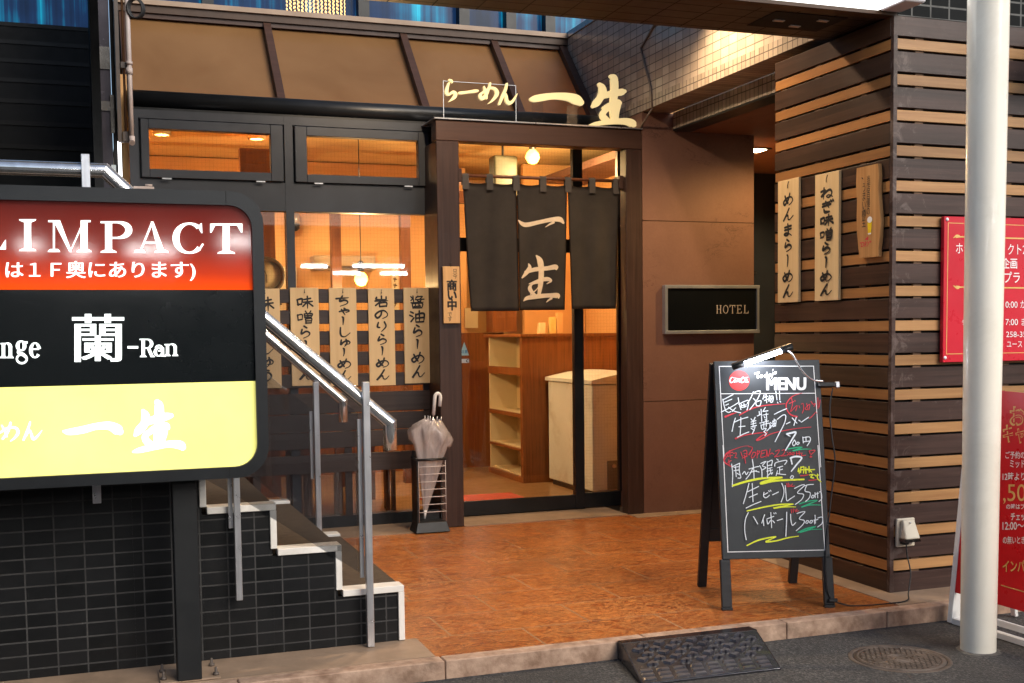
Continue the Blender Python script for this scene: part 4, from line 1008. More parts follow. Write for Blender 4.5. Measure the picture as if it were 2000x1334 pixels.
# serif capitals built from stems, serifs and bowls, in a unit box (x right, y down, 0..1), th = thick, tn = thin
def serif_text(ink, ch, x, y, w, h, th, tn):
    P = lambda a, b: (x+a*w, y+b*h)
    def stem(a, b, t, y0=0., y1=1., a2=None):
        a2 = a if a2 is None else a2
        ink.poly([(x+a*w-t/2, y+y0*h), (x+a*w+t/2, y+y0*h), (x+a2*w+t/2, y+y1*h), (x+a2*w-t/2, y+y1*h)])
    def ser(a, yy, sw):
        yb = y+yy*h; s = tn if yy < .5 else -tn
        ink.poly([(x+a*w-sw, yb), (x+a*w+sw, yb), (x+a*w+sw*.92, yb+s*.75), (x+a*w+th*.55, yb+s*1.6), (x+a*w-th*.55, yb+s*1.6), (x+a*w-sw*.92, yb+s*.75)])
    def bar(a0, a1, yy, t=None): 
        t = t or tn; ink.poly([(x+a0*w, y+yy*h-t/2), (x+a1*w, y+yy*h-t/2), (x+a1*w, y+yy*h+t/2), (x+a0*w, y+yy*h+t/2)])
    def arc(cx, cy, rx, ry, a0, a1, tf):
        pts = []
        for i in range(25):
            a = math.radians(a0+(a1-a0)*i/24); pts.append((x+(cx+rx*math.cos(a))*w, y+(cy+ry*math.sin(a))*h, tf(a)))
        ink.stroke(pts, smooth=False, round_=False)
    tv = lambda a: tn + (th-tn)*abs(math.cos(a))**1.5
    if ch == 'I': stem(.5, 0, th); ser(.5, 0, th*1.25); ser(.5, 1, th*1.25)
    elif ch == 'L': stem(.3, 0, th); ser(.3, 0, th*1.2); bar(.05, .97, 1-tn/h/2); ink.poly([P(.97, 1), P(.97-tn/w, 1), P(.8, 1-tn/h*.9), P(.95, .68), P(.97, .68)])
    elif ch == 'M':
        stem(.12, 0, tn); stem(.86, 0, th); ink.poly([P(.1, 0), P(.1+th/w, 0), P(.5+.06, 1), P(.5, 1)]); ink.poly([P(.84, 0), P(.84+tn*1.1/w, 0), P(.53, 1), P(.5, 1)])
        ser(.12, 1, th*.9); ser(.86, 1, th*1.1); bar(-.02, .14, tn/h/2); bar(.84, 1.02, tn/h/2)
    elif ch == 'P': stem(.25, 0, th); ser(.25, 1, th*1.2); bar(-.0, .55, tn/h/2); arc(.5, .28, .38, .28-tn/h/2, -90, 90, tv); bar(.25, .5, .56-tn/h/2)
    elif ch == 'A': ink.poly([P(.46, 0), P(.54, 0), P(.78+th/w/2, 1), P(.78-th/w/2, 1)]); ink.poly([P(.47, .03), P(.5, .12), P(.14+tn/w/2, 1), P(.14-tn/w/2, 1)]); bar(.26, .7, .68); ser(.14, 1, th*.85); ser(.78, 1, th*1.05)
    elif ch == 'C': arc(.52, .5, .44, .5-tn/h/2, -48, -318, tv); ink.poly([P(.9, .02), P(.93, .02), P(.95, .34), P(.92, .34), P(.8, .14)]); ink.stroke([P(.84, .88)+(tn,), P(.96, .7)+(tn,)], smooth=False)
    elif ch == 'T': stem(.5, 0, th); ser(.5, 1, th*1.3); bar(.0, 1., tn/h/2); ink.poly([P(0, 0), P(.03, 0), P(.16, .06), P(.04, .3), P(0, .3)]); ink.poly([P(1, 0), P(.97, 0), P(.84, .06), P(.96, .3), P(1, .3)])
    elif ch == 'H': stem(.2, 0, th); stem(.8, 0, th); bar(.2, .8, .48); [ser(a, b, th*1.1) for a in (.2, .8) for b in (0, 1)]
    elif ch == 'O': arc(.5, .5, .42, .5-tn/h/2, 0, 360, lambda a: tn+(th-tn)*.6*abs(math.cos(a)))
    elif ch == 'E': stem(.25, 0, th); bar(.02, .9, tn/h/2); bar(.02, .92, 1-tn/h/2); bar(.25, .7, .48); ink.poly([P(.9, 0), P(.9, .24), P(.87, .24), P(.76, .05)]); ink.poly([P(.94, 1), P(.94, .74), P(.91, .74), P(.78, .95)]); ink.poly([P(.7, .36), P(.7, .6), P(.67, .6), P(.62, .48), P(.67, .36)])
    elif ch == 'R': stem(.25, 0, th); ser(.25, 1, th*1.0); bar(-.0, .55, tn/h/2); arc(.5, .27, .33, .27-tn/h/2, -90, 90, tv); bar(.25, .5, .54-tn/h/2); ink.poly([P(.5, .52), P(.5+th/w, .52), P(.88+th/w*.5, 1), P(.88-th/w*.5, 1)]); bar(.75, 1.05, 1-tn/h/2)
    elif ch == 'a': arc(.4, .75, .3, .25-tn/h/2, 40, 320, tv); stem(.72, 0, th*.9, .5, 1); arc(.42, .56, .3, .18, -170, 0, lambda a: tn*1.3); bar(.72, 1., 1-tn/h/2, tn*1.3); bar(.35, .72, .69)
    elif ch == 'n': stem(.22, 0, th*.9, .4, 1); ser(.22, 1, th*.9); stem(.78, 0, th*.9, .55, 1); ser(.78, 1, th*.9); arc(.5, .58, .28, .17, -180, 0, lambda a: tn+(th-tn)*max(0, math.cos(a))); bar(.0, .22, .4+tn/h/2)
    elif ch == 'g': arc(.42, .58, .28, .18, 0, 360, tv); arc(.48, 1.08, .4, .17, 0, 360, lambda a: tn*1.5); ink.stroke([P(.25, .72)+(tn*1.4,), P(.2, .84)+(tn*2,), P(.6, .92)+(th*.9,), P(.85, 1.05)+(tn*1.6,)]); bar(.66, .95, .45, tn*1.6)
    elif ch == 'e': arc(.5, .7, .36, .3-tn/h/2, -10, -325, tv); bar(.2, .84, .66)
    elif ch == '-': bar(0, 1, .62, tn*2)
ink = Ink(lambda x, y, l: Vector((3.968+x, 7.585-l, 1.7-y)), .001)
for i, c in enumerate('HOTEL'): serif_text(ink, c, .435+i*.058, .150, .048, .063, .0062, .0036)
ink.build('lettering', serif_mat, hp)
# ---------------------------------------------------------------- big lit sign on a post (left)
bs = empty('lightbox_sign', (.1, 4.55, -.0), 'large lit sign box in red, black and yellow on a black post beside the stairs', 'sign')
YSg = 4.45
xl, xr, zt, zb, rc = -1.6, .612, 1.902, .815, .085
def rrect(x0, x1, z0, z1, r, n=8):
    pts = []
    for cx_, cz, a0 in ((x1-r, z1-r, 0), (x0+r, z1-r, 90), (x0+r, z0+r, 180), (x1-r, z0+r, 270)):
        for i in range(n+1):
            a = math.radians(a0+90*i/n); pts.append((cx_+r*math.cos(a), cz+r*math.sin(a)))
    return pts
outer = rrect(xl, xr, zb, zt, rc+.035); inner = rrect(xl+.05, xr-.043, zb+.043, zt-.052, rc)
m = MB(); bm = m.bm
ring = []
for pts, y in ((outer, YSg-.02), (inner, YSg-.02), (inner, YSg+.004), ):
    ring.append([bm.verts.new((x, y, z)) for x, z in pts])
back = [bm.verts.new((x, YSg+.2, z)) for x, z in outer]
N = len(outer)
for A, B in ((ring[0], ring[1]), (ring[1], ring[2]), (ring[0], back)):
    for i in range(N): bm.faces.new((A[i], A[(i+1) % N], B[(i+1) % N], B[i]))
bm.faces.new(back)
m.build('sign_frame', M['sign_frame'], bs)
MB().box(.474, .476, YSg-.0215, YSg-.0195, zt-.052, zt-.001).box(.46, .462, YSg-.0215, YSg-.0195, zb+.001, zb+.043).build('frame_seam', M['slat_core'], bs)
def clip(pts, z0, z1):
    """part of an outline between two heights"""
    out = []
    for (a, b) in zip(pts, pts[1:]+pts[:1]):
        for zc in (None,):
            pass
        ina, inb = z0 <= a[1] <= z1, z0 <= b[1] <= z1
        if ina: out.append(a)
        cuts = []
        for zz in (z0, z1):
            if (a[1]-zz)*(b[1]-zz) < 0:
                t = (zz-a[1])/(b[1]-a[1]); cuts.append((t, (a[0]+(b[0]-a[0])*t, zz)))
        for t, q in sorted(cuts): out.append(q)
    return out
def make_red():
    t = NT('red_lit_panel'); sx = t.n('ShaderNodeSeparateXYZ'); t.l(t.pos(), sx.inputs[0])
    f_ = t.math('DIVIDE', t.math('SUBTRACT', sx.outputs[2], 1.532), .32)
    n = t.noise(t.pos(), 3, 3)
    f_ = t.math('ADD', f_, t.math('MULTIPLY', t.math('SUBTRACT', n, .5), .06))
    c = t.ramp(f_, [(0, lin(.85, .07, .004)), (.2, lin(.45, .034, .01)), (.48, lin(.19, .02, .012)), (1, lin(.085, .011, .009))])  # backlight glow painted as a height ramp into colour and emission
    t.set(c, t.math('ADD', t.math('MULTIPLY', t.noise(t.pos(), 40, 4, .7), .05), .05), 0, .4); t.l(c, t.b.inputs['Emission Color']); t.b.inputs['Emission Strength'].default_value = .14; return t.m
def make_ylw():
    t = NT('yellow_lit_panel'); sx = t.n('ShaderNodeSeparateXYZ'); t.l(t.pos(), sx.inputs[0])
    n = t.noise(t.pos(), 2.5, 3)
    c = t.ramp(n, [(.35, lin(.9, .82, .22)), (.7, lin(.92, .85, .27))])
    t.set(c, .2, 0, .4); t.l(c, t.b.inputs['Emission Color']); t.b.inputs['Emission Strength'].default_value = .25; return t.m
def panel(name, z0, z1, mat):
    return MB().poly([(x, YSg, z) for x, z in clip(inner, z0, z1)], (0, .003, 0)).build(name, mat, bs)
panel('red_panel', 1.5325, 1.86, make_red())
panel('black_panel', 1.1845, 1.5315, mottled('gloss_black_panel', lin(.006, .008, .009), lin(.009, .011, .012), 3, .14, rvar=.05))
panel('yellow_panel', .84, 1.1835, make_ylw())
pl6 = lambda x, y, l: PY(YSg).at(x*560/1660, 350+y*450/1334) + Vector((0, -l, 0))
ink = Ink(pl6, .0008)
for c, x, y, w, h in (('L', -150, 232, 190, 175), ('I', 108, 232, 104, 184), ('M', 284, 238, 236, 184), ('P', 582, 244, 186, 182), ('A', 782, 246, 196, 180), ('C', 1004, 252, 176, 180), ('T', 1216, 258, 186, 174)):
    serif_text(ink, c, x, y, w, h, 40, 11)
ink.build('lit_lettering', M['lit_white'], bs); ink = Ink(pl6, .0008)
for o_ in (0, 4): ink.text('は１Ｆ奥にあります)', 32+o_, 474, 1128+o_, 588)
ink.build('lit_lettering', M['lit_white'], bs); ink = Ink(pl6, .0008)
for o_ in (-7, 0, 7): ink.text('蘭', 424+o_, 780, 712+o_, 1058)
ink.build('lit_lettering', M['lit_white'], bs); ink = Ink(pl6, .0008)
for c, x, y, w, h in (('n', 4, 890, 72, 146), ('g', 92, 878, 72, 150), ('e', 170, 884, 66, 152)):
    serif_text(ink, c, x, y, w, h, 22, 8)
ink.build('lit_lettering', M['lit_white'], bs); ink = Ink(pl6, .0008)
for c, x, y, w, h in (('-', 738, 905, 62, 110), ('R', 808, 924, 84, 106), ('a', 892, 924, 68, 102), ('n', 952, 908, 80, 116)):
    serif_text(ink, c, x, y, w, h, 20, 7)
ink.build('lit_lettering', M['lit_white'], bs)
ply = lambda x, y, l: PY(YSg).at(x*.27, 680+y*.27) + Vector((0, -l, 0))
ink = Ink(ply, .0008)
ink.strokes([[(460,602,18),(500,606,44),(600,590,52),(700,565,48),(790,562,60),(850,590,76),(868,604,50)],
  [(1036,455,30),(1052,490,60),(1046,545,60),(1000,600,56),(978,630,24)], [(1040,545,40),(1120,515,56),(1200,495,54),(1238,488,34)],
  [(1136,390,40),(1150,420,64),(1152,520,68),(1142,600,62),(1136,690,54)], [(1090,590,30),(1150,565,48),(1200,560,46),(1214,575,34)],
  [(1200,568,28),(1190,620,40),(1160,690,50)], [(1120,590,34),(1062,620,44),(1050,655,48),(1080,690,50),(1120,704,34)],
  [(962,750,14),(1010,738,38),(1120,712,46),(1220,694,48),(1300,700,62),(1320,716,50)],
  [(14,560,12),(40,610,16),(50,640,10)], [(76,540,16),(60,600,16),(20,655,16)], [(0,612,14),(60,575,14),(115,578,18),(130,610,22),(110,645,16),(76,672,6)],
  [(218,535,12),(204,580,16),(170,664,14)], [(186,640,10),(214,596,12),(226,620,16),(240,656,20),(268,640,14),(304,594,4)]])
ink.build('lit_lettering', M['lit_white'], bs)
MB().box(.256, .348, 4.56, 4.65, .012, .83, .003).build('post', M['post_black'], bs)
MB().box(-1.35, -1.26, 4.56, 4.65, .012, .83, .003).build('post', M['post_black'], bs)
MB().box(.19, .42, 4.565, 4.75, .0045, .0115, .002).build('base_plate', M['border'], bs)
for X, Y in ((.205, 4.72), (.40, 4.735), (.405, 4.60), (.205, 4.61)):
    MB().lathe((X, Y, .0115), [(.001, 0), (.012, 0), (.012, .01), (.006, .0105), (.005, .032), (.001, .033)], 8).build('anchor_bolt', M['iron'], bs)

# ---------------------------------------------------------------- menu board
FL, FRt = Vector((2.815, 4.793, 0)), Vector((3.352, 4.638, 0))
u = (FRt-FL).normalized(); nb = Vector((-u.y, u.x, 0)); TB, HB = .212, 1.205
v = (nb*TB + Vector((0, 0, HB))); HL = v.length; v = v.normalized(); w_ = u.cross(v).normalized()   # w_ points to the viewer or away
if w_.y > 0: w_ = -w_
BW = (FRt-FL).length
ab = empty('menu_board', tuple((FL+FRt)/2+nb*.25), 'folding chalkboard menu easel with a clip lamp in front of the slat wall', 'menu board')
fp = MB().obox(FL, u, v, w_, (.012, .245, -.022), (BW-.012, HL, -.001), .003).build('front_panel', M['board'], ab)
lg = lambda a, b: MB().obox(FL, u, v, w_, (a, .015, -.024), (b, .2449, .0), .003)
lg(.0, .05).build('leg', M['board_frame'], ab); lg(BW-.052, BW-.002).build('leg', M['board_frame'], ab)
for a in (.0, BW-.052): MB().obox(FL, u, v, w_, (a-.001, .0, -.0255), (a+.051, .0149, .0015), .002).build('foot', M['black_plastic'], ab)
RL, RR = Vector((2.965, 5.302, 0)), Vector((3.509, 5.181, 0))
top = FL+v*HL - w_*.024
ur = (RR-RL).normalized(); vr = ((top+u*.0)-RL); HR = vr.length-.01; vr = vr.normalized(); wr = ur.cross(vr).normalized()
if wr.y < 0: wr = -wr
for a in (0, .50): MB().obox(RL, ur, vr, wr, (a, .0, -.01), (a+.046, HR, .018), .003).build('leg', M['board_frame'], ab)
MB().obox(RL, ur, vr, wr, (.0465, .26, -.006), (.4995, .335, .014), .002).build('cross_bar', M['board_frame'], ab)
MB().obox(RL, ur, vr, wr, (.0465, .3355, -.004), (.4995, HR-.01, .01), .002).build('back_panel', M['board_frame'], ab)
BPl = Plane(FL, w_)
pa = lambda x, y, l: BPl.at(1380+x*240/1685, 690+y*190/1334, l)     # from the upper enlargement
pb = lambda x, y, l: BPl.at(1390+x*240/1455, 870+y*220/1334, l)     # from the lower enlargement
wl = Ink(pa, .0008)
wl.strokes([[(172,180),(1468,176)], [(172,180),(240,1420)], [(1466,176),(1565,1560)], [(196,556),(1486,548)]], 9, False)
wl.build('white_border', M['white_print'], fp)
wl = Ink(pb, .0008)
wl.strokes([[(134,0),(192,1262)], [(1258,0),(1338,1238)], [(188,1262),(1340,1238)]], 9, False); wl.build('white_border', M['white_print'], fp)
pr_ = Ink(pa, .0012)

for a_ in (-9, 0, 9):
    for b_ in (-6, 6): pr_.text('MENU', 826+a_, 338+b_, 1358+a_, 502+b_)

pr_.strokes([[(660,290,8),(664,275,12),(716,262,14),(722,274,6)], [(690,270,22),(700,340,18)], [(745,300,14),(730,325,16),(752,332,14),(768,306,14),(745,300,10)],
   [(815,290,13),(795,306,14),(800,330,14),(822,318,12)], [(826,262,14),(832,325,14)], [(842,300,12),(866,290,14),(870,318,14),(850,322,12),(854,306,10)],
   [(878,285,14),(898,315,13)], [(912,268,13),(898,318,12),(888,350,8)], [(912,222,12),(902,245,6)], [(956,255,10),(934,256,13),(952,276,13),(930,286,8)]])
pr_.build('printed_heading', M['white_print'], fp)
cc = Ink(pa, .001); cc.disc(446, 376, 142, 138); cc.build('red_disc', mottled('red_print', lin(.5, .02, .02), lin(.58, .03, .03), 20, .5), fp)
cc = Ink(pa, .0016)
cc.strokes([[(372,340,6),(344,330,10),(322,372,18),(334,402,16),(372,388,6)], [(388,362,12),(372,378,14),(384,396,12),(402,378,12),(388,362,8)],
  [(420,366,12),(410,392,12),(432,380,8),(440,366,10),(446,394,10)], [(456,372,12),(450,392,12),(474,380,6)],
  [(520,338,6),(494,330,10),(470,376,16),(484,402,14),(516,386,6)], [(528,364,12),(520,390,12),(538,386,6)], [(548,336,10),(540,396,10)], [(560,366,11),(552,392,11),(572,394,8)], [(380,338,6),(450,352,10),(530,336,8),(566,330,6)]])
cc.build('white_script', M['white_print'], fp)
# chalk handwriting, upper half
ck = Ink(pa, .0012); W9 = 12
ck.strokes([
 # chou
 [(222,630),(240,720),(262,790)], [(222,640),(300,600),(362,566)], [(246,672),(345,630)], [(262,712),(300,696)], [(200,806),(330,740),(430,680)], [(262,792),(300,812),(330,800)], [(300,740),(370,790),(468,818)], [(398,748),(350,798)],
 # hakone-like
 [(432,612),(446,690),(470,772)], [(440,700),(520,660),(574,650),(566,730),(552,778)], [(474,700),(478,742),(540,730)], [(510,690),(518,740)], [(482,718),(545,708)],
 # mei
 [(640,530),(606,610),(556,690)], [(632,548),(700,520),(736,530),(690,640),(590,772)], [(640,620),(670,650)], [(668,668),(682,722)], [(672,672),(742,650),(730,716),(690,722)],
 # butsu
 [(786,570),(770,630)], [(776,610),(836,590)], [(812,560),(822,680)], [(790,650),(838,630)], [(862,580),(846,640)], [(858,600),(906,590),(904,660),(880,676)], [(876,610),(850,660)], [(894,612),(870,668)],
 # !!
 [(946,520),(962,640)], [(996,520),(1000,640)], [(968,672),(976,684)], [(1004,660),(1012,670)],
 # sei
 [(392,890),(370,960),(346,1072)], [(374,948),(470,905),(562,878)], [(466,880),(464,1000),(456,1120)], [(440,1010),(524,1000)], [(418,1152),(500,1110),(575,1080)],
 # kyou
 [(606,900),(625,925)], [(662,880),(640,925)], [(606,945),(672,925)], [(606,975),(672,958)], [(606,1010),(680,990)], [(638,925),(632,1020)], [(660,1010),(640,1070),(622,1104)], [(606,1030),(650,1060)],
 # shou
 [(716,800),(722,850)], [(692,862),(740,836)], [(742,770),(752,935)], [(800,745),(768,800)], [(768,800),(836,790)], [(766,850),(838,836)], [(812,820),(818,920),(796,910)], [(784,870),(796,888)],
 [(726,960),(842,930)], [(740,984),(748,1036)], [(740,990),(852,962),(860,1020),(820,1066)], [(780,950),(778,1020)], [(814,944),(812,1004)], [(756,1046),(810,1030),(790,1070)], [(776,1074),(812,1104),(794,1130)],
 # yu
 [(868,950),(884,966)], [(860,990),(876,1000)], [(866,1030),(892,990)], [(902,930),(904,1010)], [(900,940),(944,920),(938,1000)], [(920,905),(922,1004)], [(904,972),(940,962)], [(904,1008),(936,1000)],
 # ra-men
 [(922,840),(1000,800),(1090,762)], [(962,908),(1040,850),(1078,862),(1060,960),(990,1100),(932,1214)], [(1086,972),(1136,946)], [(1166,890),(1230,960)], [(1222,880),(1190,990)], [(1256,920),(1278,935)], [(1290,948),(1340,914),(1390,880)],
 # 700 yen
 [(1092,1110,24),(1150,1096,24),(1216,1088,24),(1160,1190,20),(1076,1330,16)], [(1110,1126,18),(1138,1140,12)], [(1196,1190),(1170,1240),(1190,1270),(1216,1230),(1196,1192)], [(1240,1220),(1226,1244),(1244,1254),(1262,1230),(1240,1222)],
 [(1310,1150),(1318,1232)], [(1312,1160),(1400,1150),(1412,1200),(1370,1270)], [(1352,1150),(1356,1210)], [(1320,1216),(1400,1206)]], W9)
ck.build('white_handwriting', M['chalk'], fp)
ck = Ink(pb, .0012)
ck.strokes([
 [(236,220),(248,340),(242,490)], [(246,250),(330,210)], [(330,212),(326,300),(344,380),(310,386)], [(262,260),(316,250)], [(262,300),(322,290)], [(280,250),(290,370)], [(300,330),(330,350)],
 [(362,340),(388,310),(408,345),(430,316)],
 [(480,166),(496,280),(500,390)], [(440,280),(520,256),(556,250)], [(486,270),(450,340),(404,400)], [(500,300),(560,316)], [(452,320),(530,300)],
 [(566,240),(590,290),(594,376)], [(580,214),(640,190),(600,240),(640,262),(598,290)], [(656,190),(660,380)], [(658,200),(714,176),(706,240)], [(664,240),(706,230)], [(664,276),(712,262)], [(654,366),(690,330)], [(690,280),(704,340),(718,320)], [(650,306),(716,292)],
 [(766,160),(786,176)], [(744,246),(756,206),(860,178),(888,186),(862,226)], [(776,264),(838,246)], [(802,256),(800,330)], [(800,292),(836,282)], [(760,356),(776,300)], [(764,330),(810,340),(872,346)],
 [(930,150,22),(990,132,22),(1062,148,20),(1000,230,18),(940,306,14)], [(934,154,18),(948,220,16)], [(946,356),(928,380),(948,394),(966,370),(946,356)],
 # nama
 [(438,450),(410,560),(372,690)], [(420,550),(552,486)], [(476,450),(486,668)], [(440,616),(536,574)], [(404,742),(490,700),(580,664)],
 [(616,556),(610,600),(640,620),(680,590)], [(614,586),(660,560)], [(670,536),(680,548)], [(690,530),(698,542)], [(716,586),(786,552)],
 [(826,450),(850,520),(846,590),(818,670)], [(866,476),(876,580),(886,656),(930,630),(976,600)],
 [(976,510),(1060,470),(1092,476),(1010,560),(1082,580),(1060,640),(984,700)], [(1086,482),(1140,466),(1200,462)], [(1120,470),(1100,540),(1160,560),(1150,620),(1106,664)],
 [(1188,590),(1174,616),(1194,622),(1208,596),(1188,590)], [(1218,560),(1220,620)], [(1218,580),(1260,566)], [(1246,556),(1250,620)], [(1270,550),(1290,560),(1296,630),(1264,664)],
 # haibo-ru
 [(428,796),(394,880),(386,1000),(404,1116)], [(490,844),(512,880),(540,930)], [(622,820),(600,880),(588,920)], [(606,880),(612,950)], [(648,880),(656,930)], [(650,870),(730,840)], [(694,796),(700,880),(704,974)], [(690,890),(664,930)], [(716,890),(738,916)], [(730,800),(736,810)], [(750,796),(756,808)], [(770,890),(834,870)],
 [(882,790),(880,900),(872,1076)], [(928,816),(932,890),(950,946),(988,914)],
 [(1004,806),(1060,788),(1096,790),(1030,866),(1090,890),(1070,940),(994,1010)], [(1120,890),(1106,914),(1126,922),(1140,894),(1120,890)], [(1164,890),(1152,914),(1174,918),(1188,890),(1164,890)], [(1206,880),(1212,930)], [(1206,890),(1250,876)], [(1216,826),(1222,920)], [(1250,860),(1300,850),(1300,920),(1246,966)]], 10)
ck.build('white_handwriting', M['chalk'], fp)
ck = Ink(pa, .0014)
ck.strokes([[(256,870,26),(340,836,18),(420,810,8)], [(450,848,14),(620,760,16),(800,716,13),(1078,692,8)],
  [(1310,544,6),(1180,590,10),(1100,680,14),(1096,760,14),(1150,840,16),(1240,870,20)], [(1500,800,4),(1440,870,12),(1400,896,6)],
  [(1130,690),(1200,660)], [(1160,600),(1176,700),(1150,800),(1210,740),(1240,720),(1220,790)], [(1206,646),(1218,658)], [(1266,720),(1276,750)], [(1296,700),(1320,690),(1330,760),(1310,820)], [(1370,690),(1386,770),(1350,760),(1410,700),(1400,780)], [(1430,660),(1460,700),(1490,690),(1470,730)], [(1524,610),(1526,760)], [(1556,640),(1540,740)], [(1500,810),(1510,824)],
  [(396,1170,24),(500,1130,16),(640,1104,14),(830,1084,12),(760,1130,14),(684,1190,20),(740,1180,16),(900,1100,12),(1180,1040,10),(1430,1012,8)]], 9)
ck.build('red_handwriting', M['chalk_r'], fp)
ck = Ink(pb, .0014)
ck.strokes([[(440,4,4),(340,20,6),(180,90,14),(150,190,16),(230,250,10)], [(210,60),(180,130),(150,170)], [(180,96),(250,80)], [(210,70),(222,150)], [(190,130),(246,116)], [(256,96),(290,90),(280,130)], [(270,140),(300,150)], [(190,200),(230,180)], [(200,170),(206,230)],
  [(344,80),(360,130)], [(370,70),(410,60),(412,130),(380,120)], [(380,100),(410,96)], [(360,150),(416,130)], [(388,130),(400,210)],
  [(430,14,6),(480,30,10),(440,110,16)], [(490,80),(466,130),(480,150),(510,120),(520,86),(490,80)], [(540,60),(534,150)], [(536,70),(570,70),(540,110)], [(590,66),(580,140),(630,130)], [(584,100),(620,90)], [(590,64),(640,54)], [(650,60),(640,140)], [(650,64),(666,130),(690,44)],
  [(690,104),(712,90),(730,106)], [(750,70),(800,54),(770,110),(740,136),(810,124)], [(830,60),(866,50),(850,100),(820,126),(880,120)], [(890,80),(894,90)], [(892,110),(896,120)], [(920,84),(906,106),(926,112),(934,90),(920,84)], [(956,84),(944,106),(964,112),(974,88),(956,84)],
  [(1000,76),(1004,116)], [(1030,70),(1034,116)], [(996,100),(1050,92)], [(1066,90),(1060,120),(1110,116)], [(1150,64),(1220,60),(1170,110)], [(1150,70),(1164,100)], [(1166,126),(1160,140),(1182,136),(1166,126)],
  [(884,450),(890,490)], [(904,446),(906,490),(924,476)], [(920,464),(930,486)], [(950,456),(940,486),(976,480)], [(936,756),(942,800)], [(960,750),(962,792)], [(980,760),(990,790)], [(1004,754),(998,780),(1026,774)],
  [(1046,360,12),(1100,356,12),(1146,346,8)], [(1146,414,10),(1200,410,12),(1246,404,8)]], 9)
ck.build('red_handwriting', M['chalk_r'], fp)
ck = Ink(pb, .0016)
ck.strokes([[(250,476,22),(420,424,26),(600,390,24),(836,378,16),(720,400,22),(590,440,24),(600,452,22),(760,418,24),(1090,402,18)],
  [(418,776,14),(620,730,16),(800,700,16),(964,694,12),(880,712,14),(730,744,16),(860,728,14),(994,728,8)],
  [(418,1184,14),(560,1120,18),(754,1080,14),(700,1110,14),(642,1142,18),(760,1130,16),(900,1094,14),(1026,1074,10)],
  [(1030,270),(1020,310)], [(1034,290),(1036,330)], [(1054,256),(1050,320)], [(1054,262),(1090,256),(1086,326)], [(1064,290),(1080,286)], [(1112,260),(1114,330)], [(1098,290),(1136,280)], [(1150,250),(1152,320)], [(1134,290),(1216,286)], [(1156,290),(1180,316)],
  [(1156,350),(1200,344),(1170,376),(1206,386)], [(1216,346),(1222,354)], [(1230,362),(1264,352)], [(1250,340),(1250,390),(1290,430)]], 13)
ck.build('yellow_handwriting', M['chalk_y'], fp)
ck = Ink(pb, .0016)
ck.strokes([[(1036,694,12),(1130,664,14),(1250,650,10),(1160,690,14),(1062,730,14),(1160,706,12),(1290,706,8)], [(1020,1030,10),(1120,985,14),(1230,962,10),(1130,1000,12),(1040,1032,12),(1180,996,10),(1304,992,6)], [(904,42,12),(1000,26,14),(1070,22,10),(1010,46,12),(960,66,12),(1080,44,10),(1180,46,6)]], 12)
ck.m.build_each('green_handwriting', M['chalk_g'], fp)
# clip lamp
cl = empty('clip_lamp', tuple(BPl.at(1520, 705)), 'lit white tube clip lamp on a bent arm over the menu board', 'lamp')
q = lambda x, y, l: BPl.at(x, y, l)
A_, B_ = q(1432, 720, .10), q(1524, 688, .10)
dv = (B_-A_).normalized()
MB().tube([A_+dv*.03, B_-dv*.03], .0125, 14).build('lamp_tube', M['lamp_cold'], cl)
up_ = Vector((0, 0, 1))
sd_ = dv.cross(up_).normalized(); upv = sd_.cross(dv).normalized()
MB().obox(A_, dv, sd_, upv, (-.03, -.02, .012), ((B_-A_).length+.03, .02, .02), .002).build('lamp_reflector', M['sash_black'], cl)
MB().tube([A_-dv*.03, A_+dv*.03], .013, 12).tube([B_-dv*.03, B_+dv*.03], .014, 12).build_each('end_cap', M['black_plastic'], cl)
MB().tube(catmull([tuple(B_), tuple(q(1535, 700, .11)), tuple(q(1556, 730, .09)), tuple(q(1580, 744, .05)), tuple(q(1604, 746, .03))], 6), .0048, 10).build('arm', M['chrome'], cl)
MB().obox(q(1596, 752, 0), u, v, w_, (0, -.012, -.03), (.085, .012, .022), .004).build('clip', M['black_plastic'], cl)
MB().obox(q(1630, 752, 0), u, v, w_, (.0, -.016, -.01), (.022, .016, .016), .004).build('clip', M['steel'], cl)
lamp('clip_lamp_light', 'POINT', tuple((A_+B_)/2+w_*.03+Vector((0, 0, -.03))), 1.1, (.85, .9, 1.0), .05)
# cable from lamp to the outlet
e0 = q(1626, 758, .0)
cb = [tuple(e0), tuple(q(1622, 800, -.01)), tuple(q(1626, 850, -.01)), tuple(q(1632, 900, -.01)), tuple(q(1626, 960, -.01)), tuple(q(1618, 1020, .0)), tuple(q(1613, 1060, .005)), tuple(q(1612, 1120, .01)), tuple(q(1620, 1166, .008)), (3.40, 4.625, .012), (3.47, 4.60, .008), (3.60, 4.585, .008), (3.74, 4.60, .008), (3.80, 4.66, .03), (3.845, 4.70, .12), (3.852, 4.735, .2), (3.85, 4.742, .262)]
lc = tag(MB().tube(catmull(cb, 8), .0035, 8).build('lamp_cable', M['black_plastic']), 'thin black cable from the clip lamp along the pavement to the outlet', 'cable')
MB().obox(q(1614, 1164, .0), u, v, w_, (.005, -.03, .0), (.05, -.012, .02), .004).build('cable_switch', M['black_plastic'], lc)
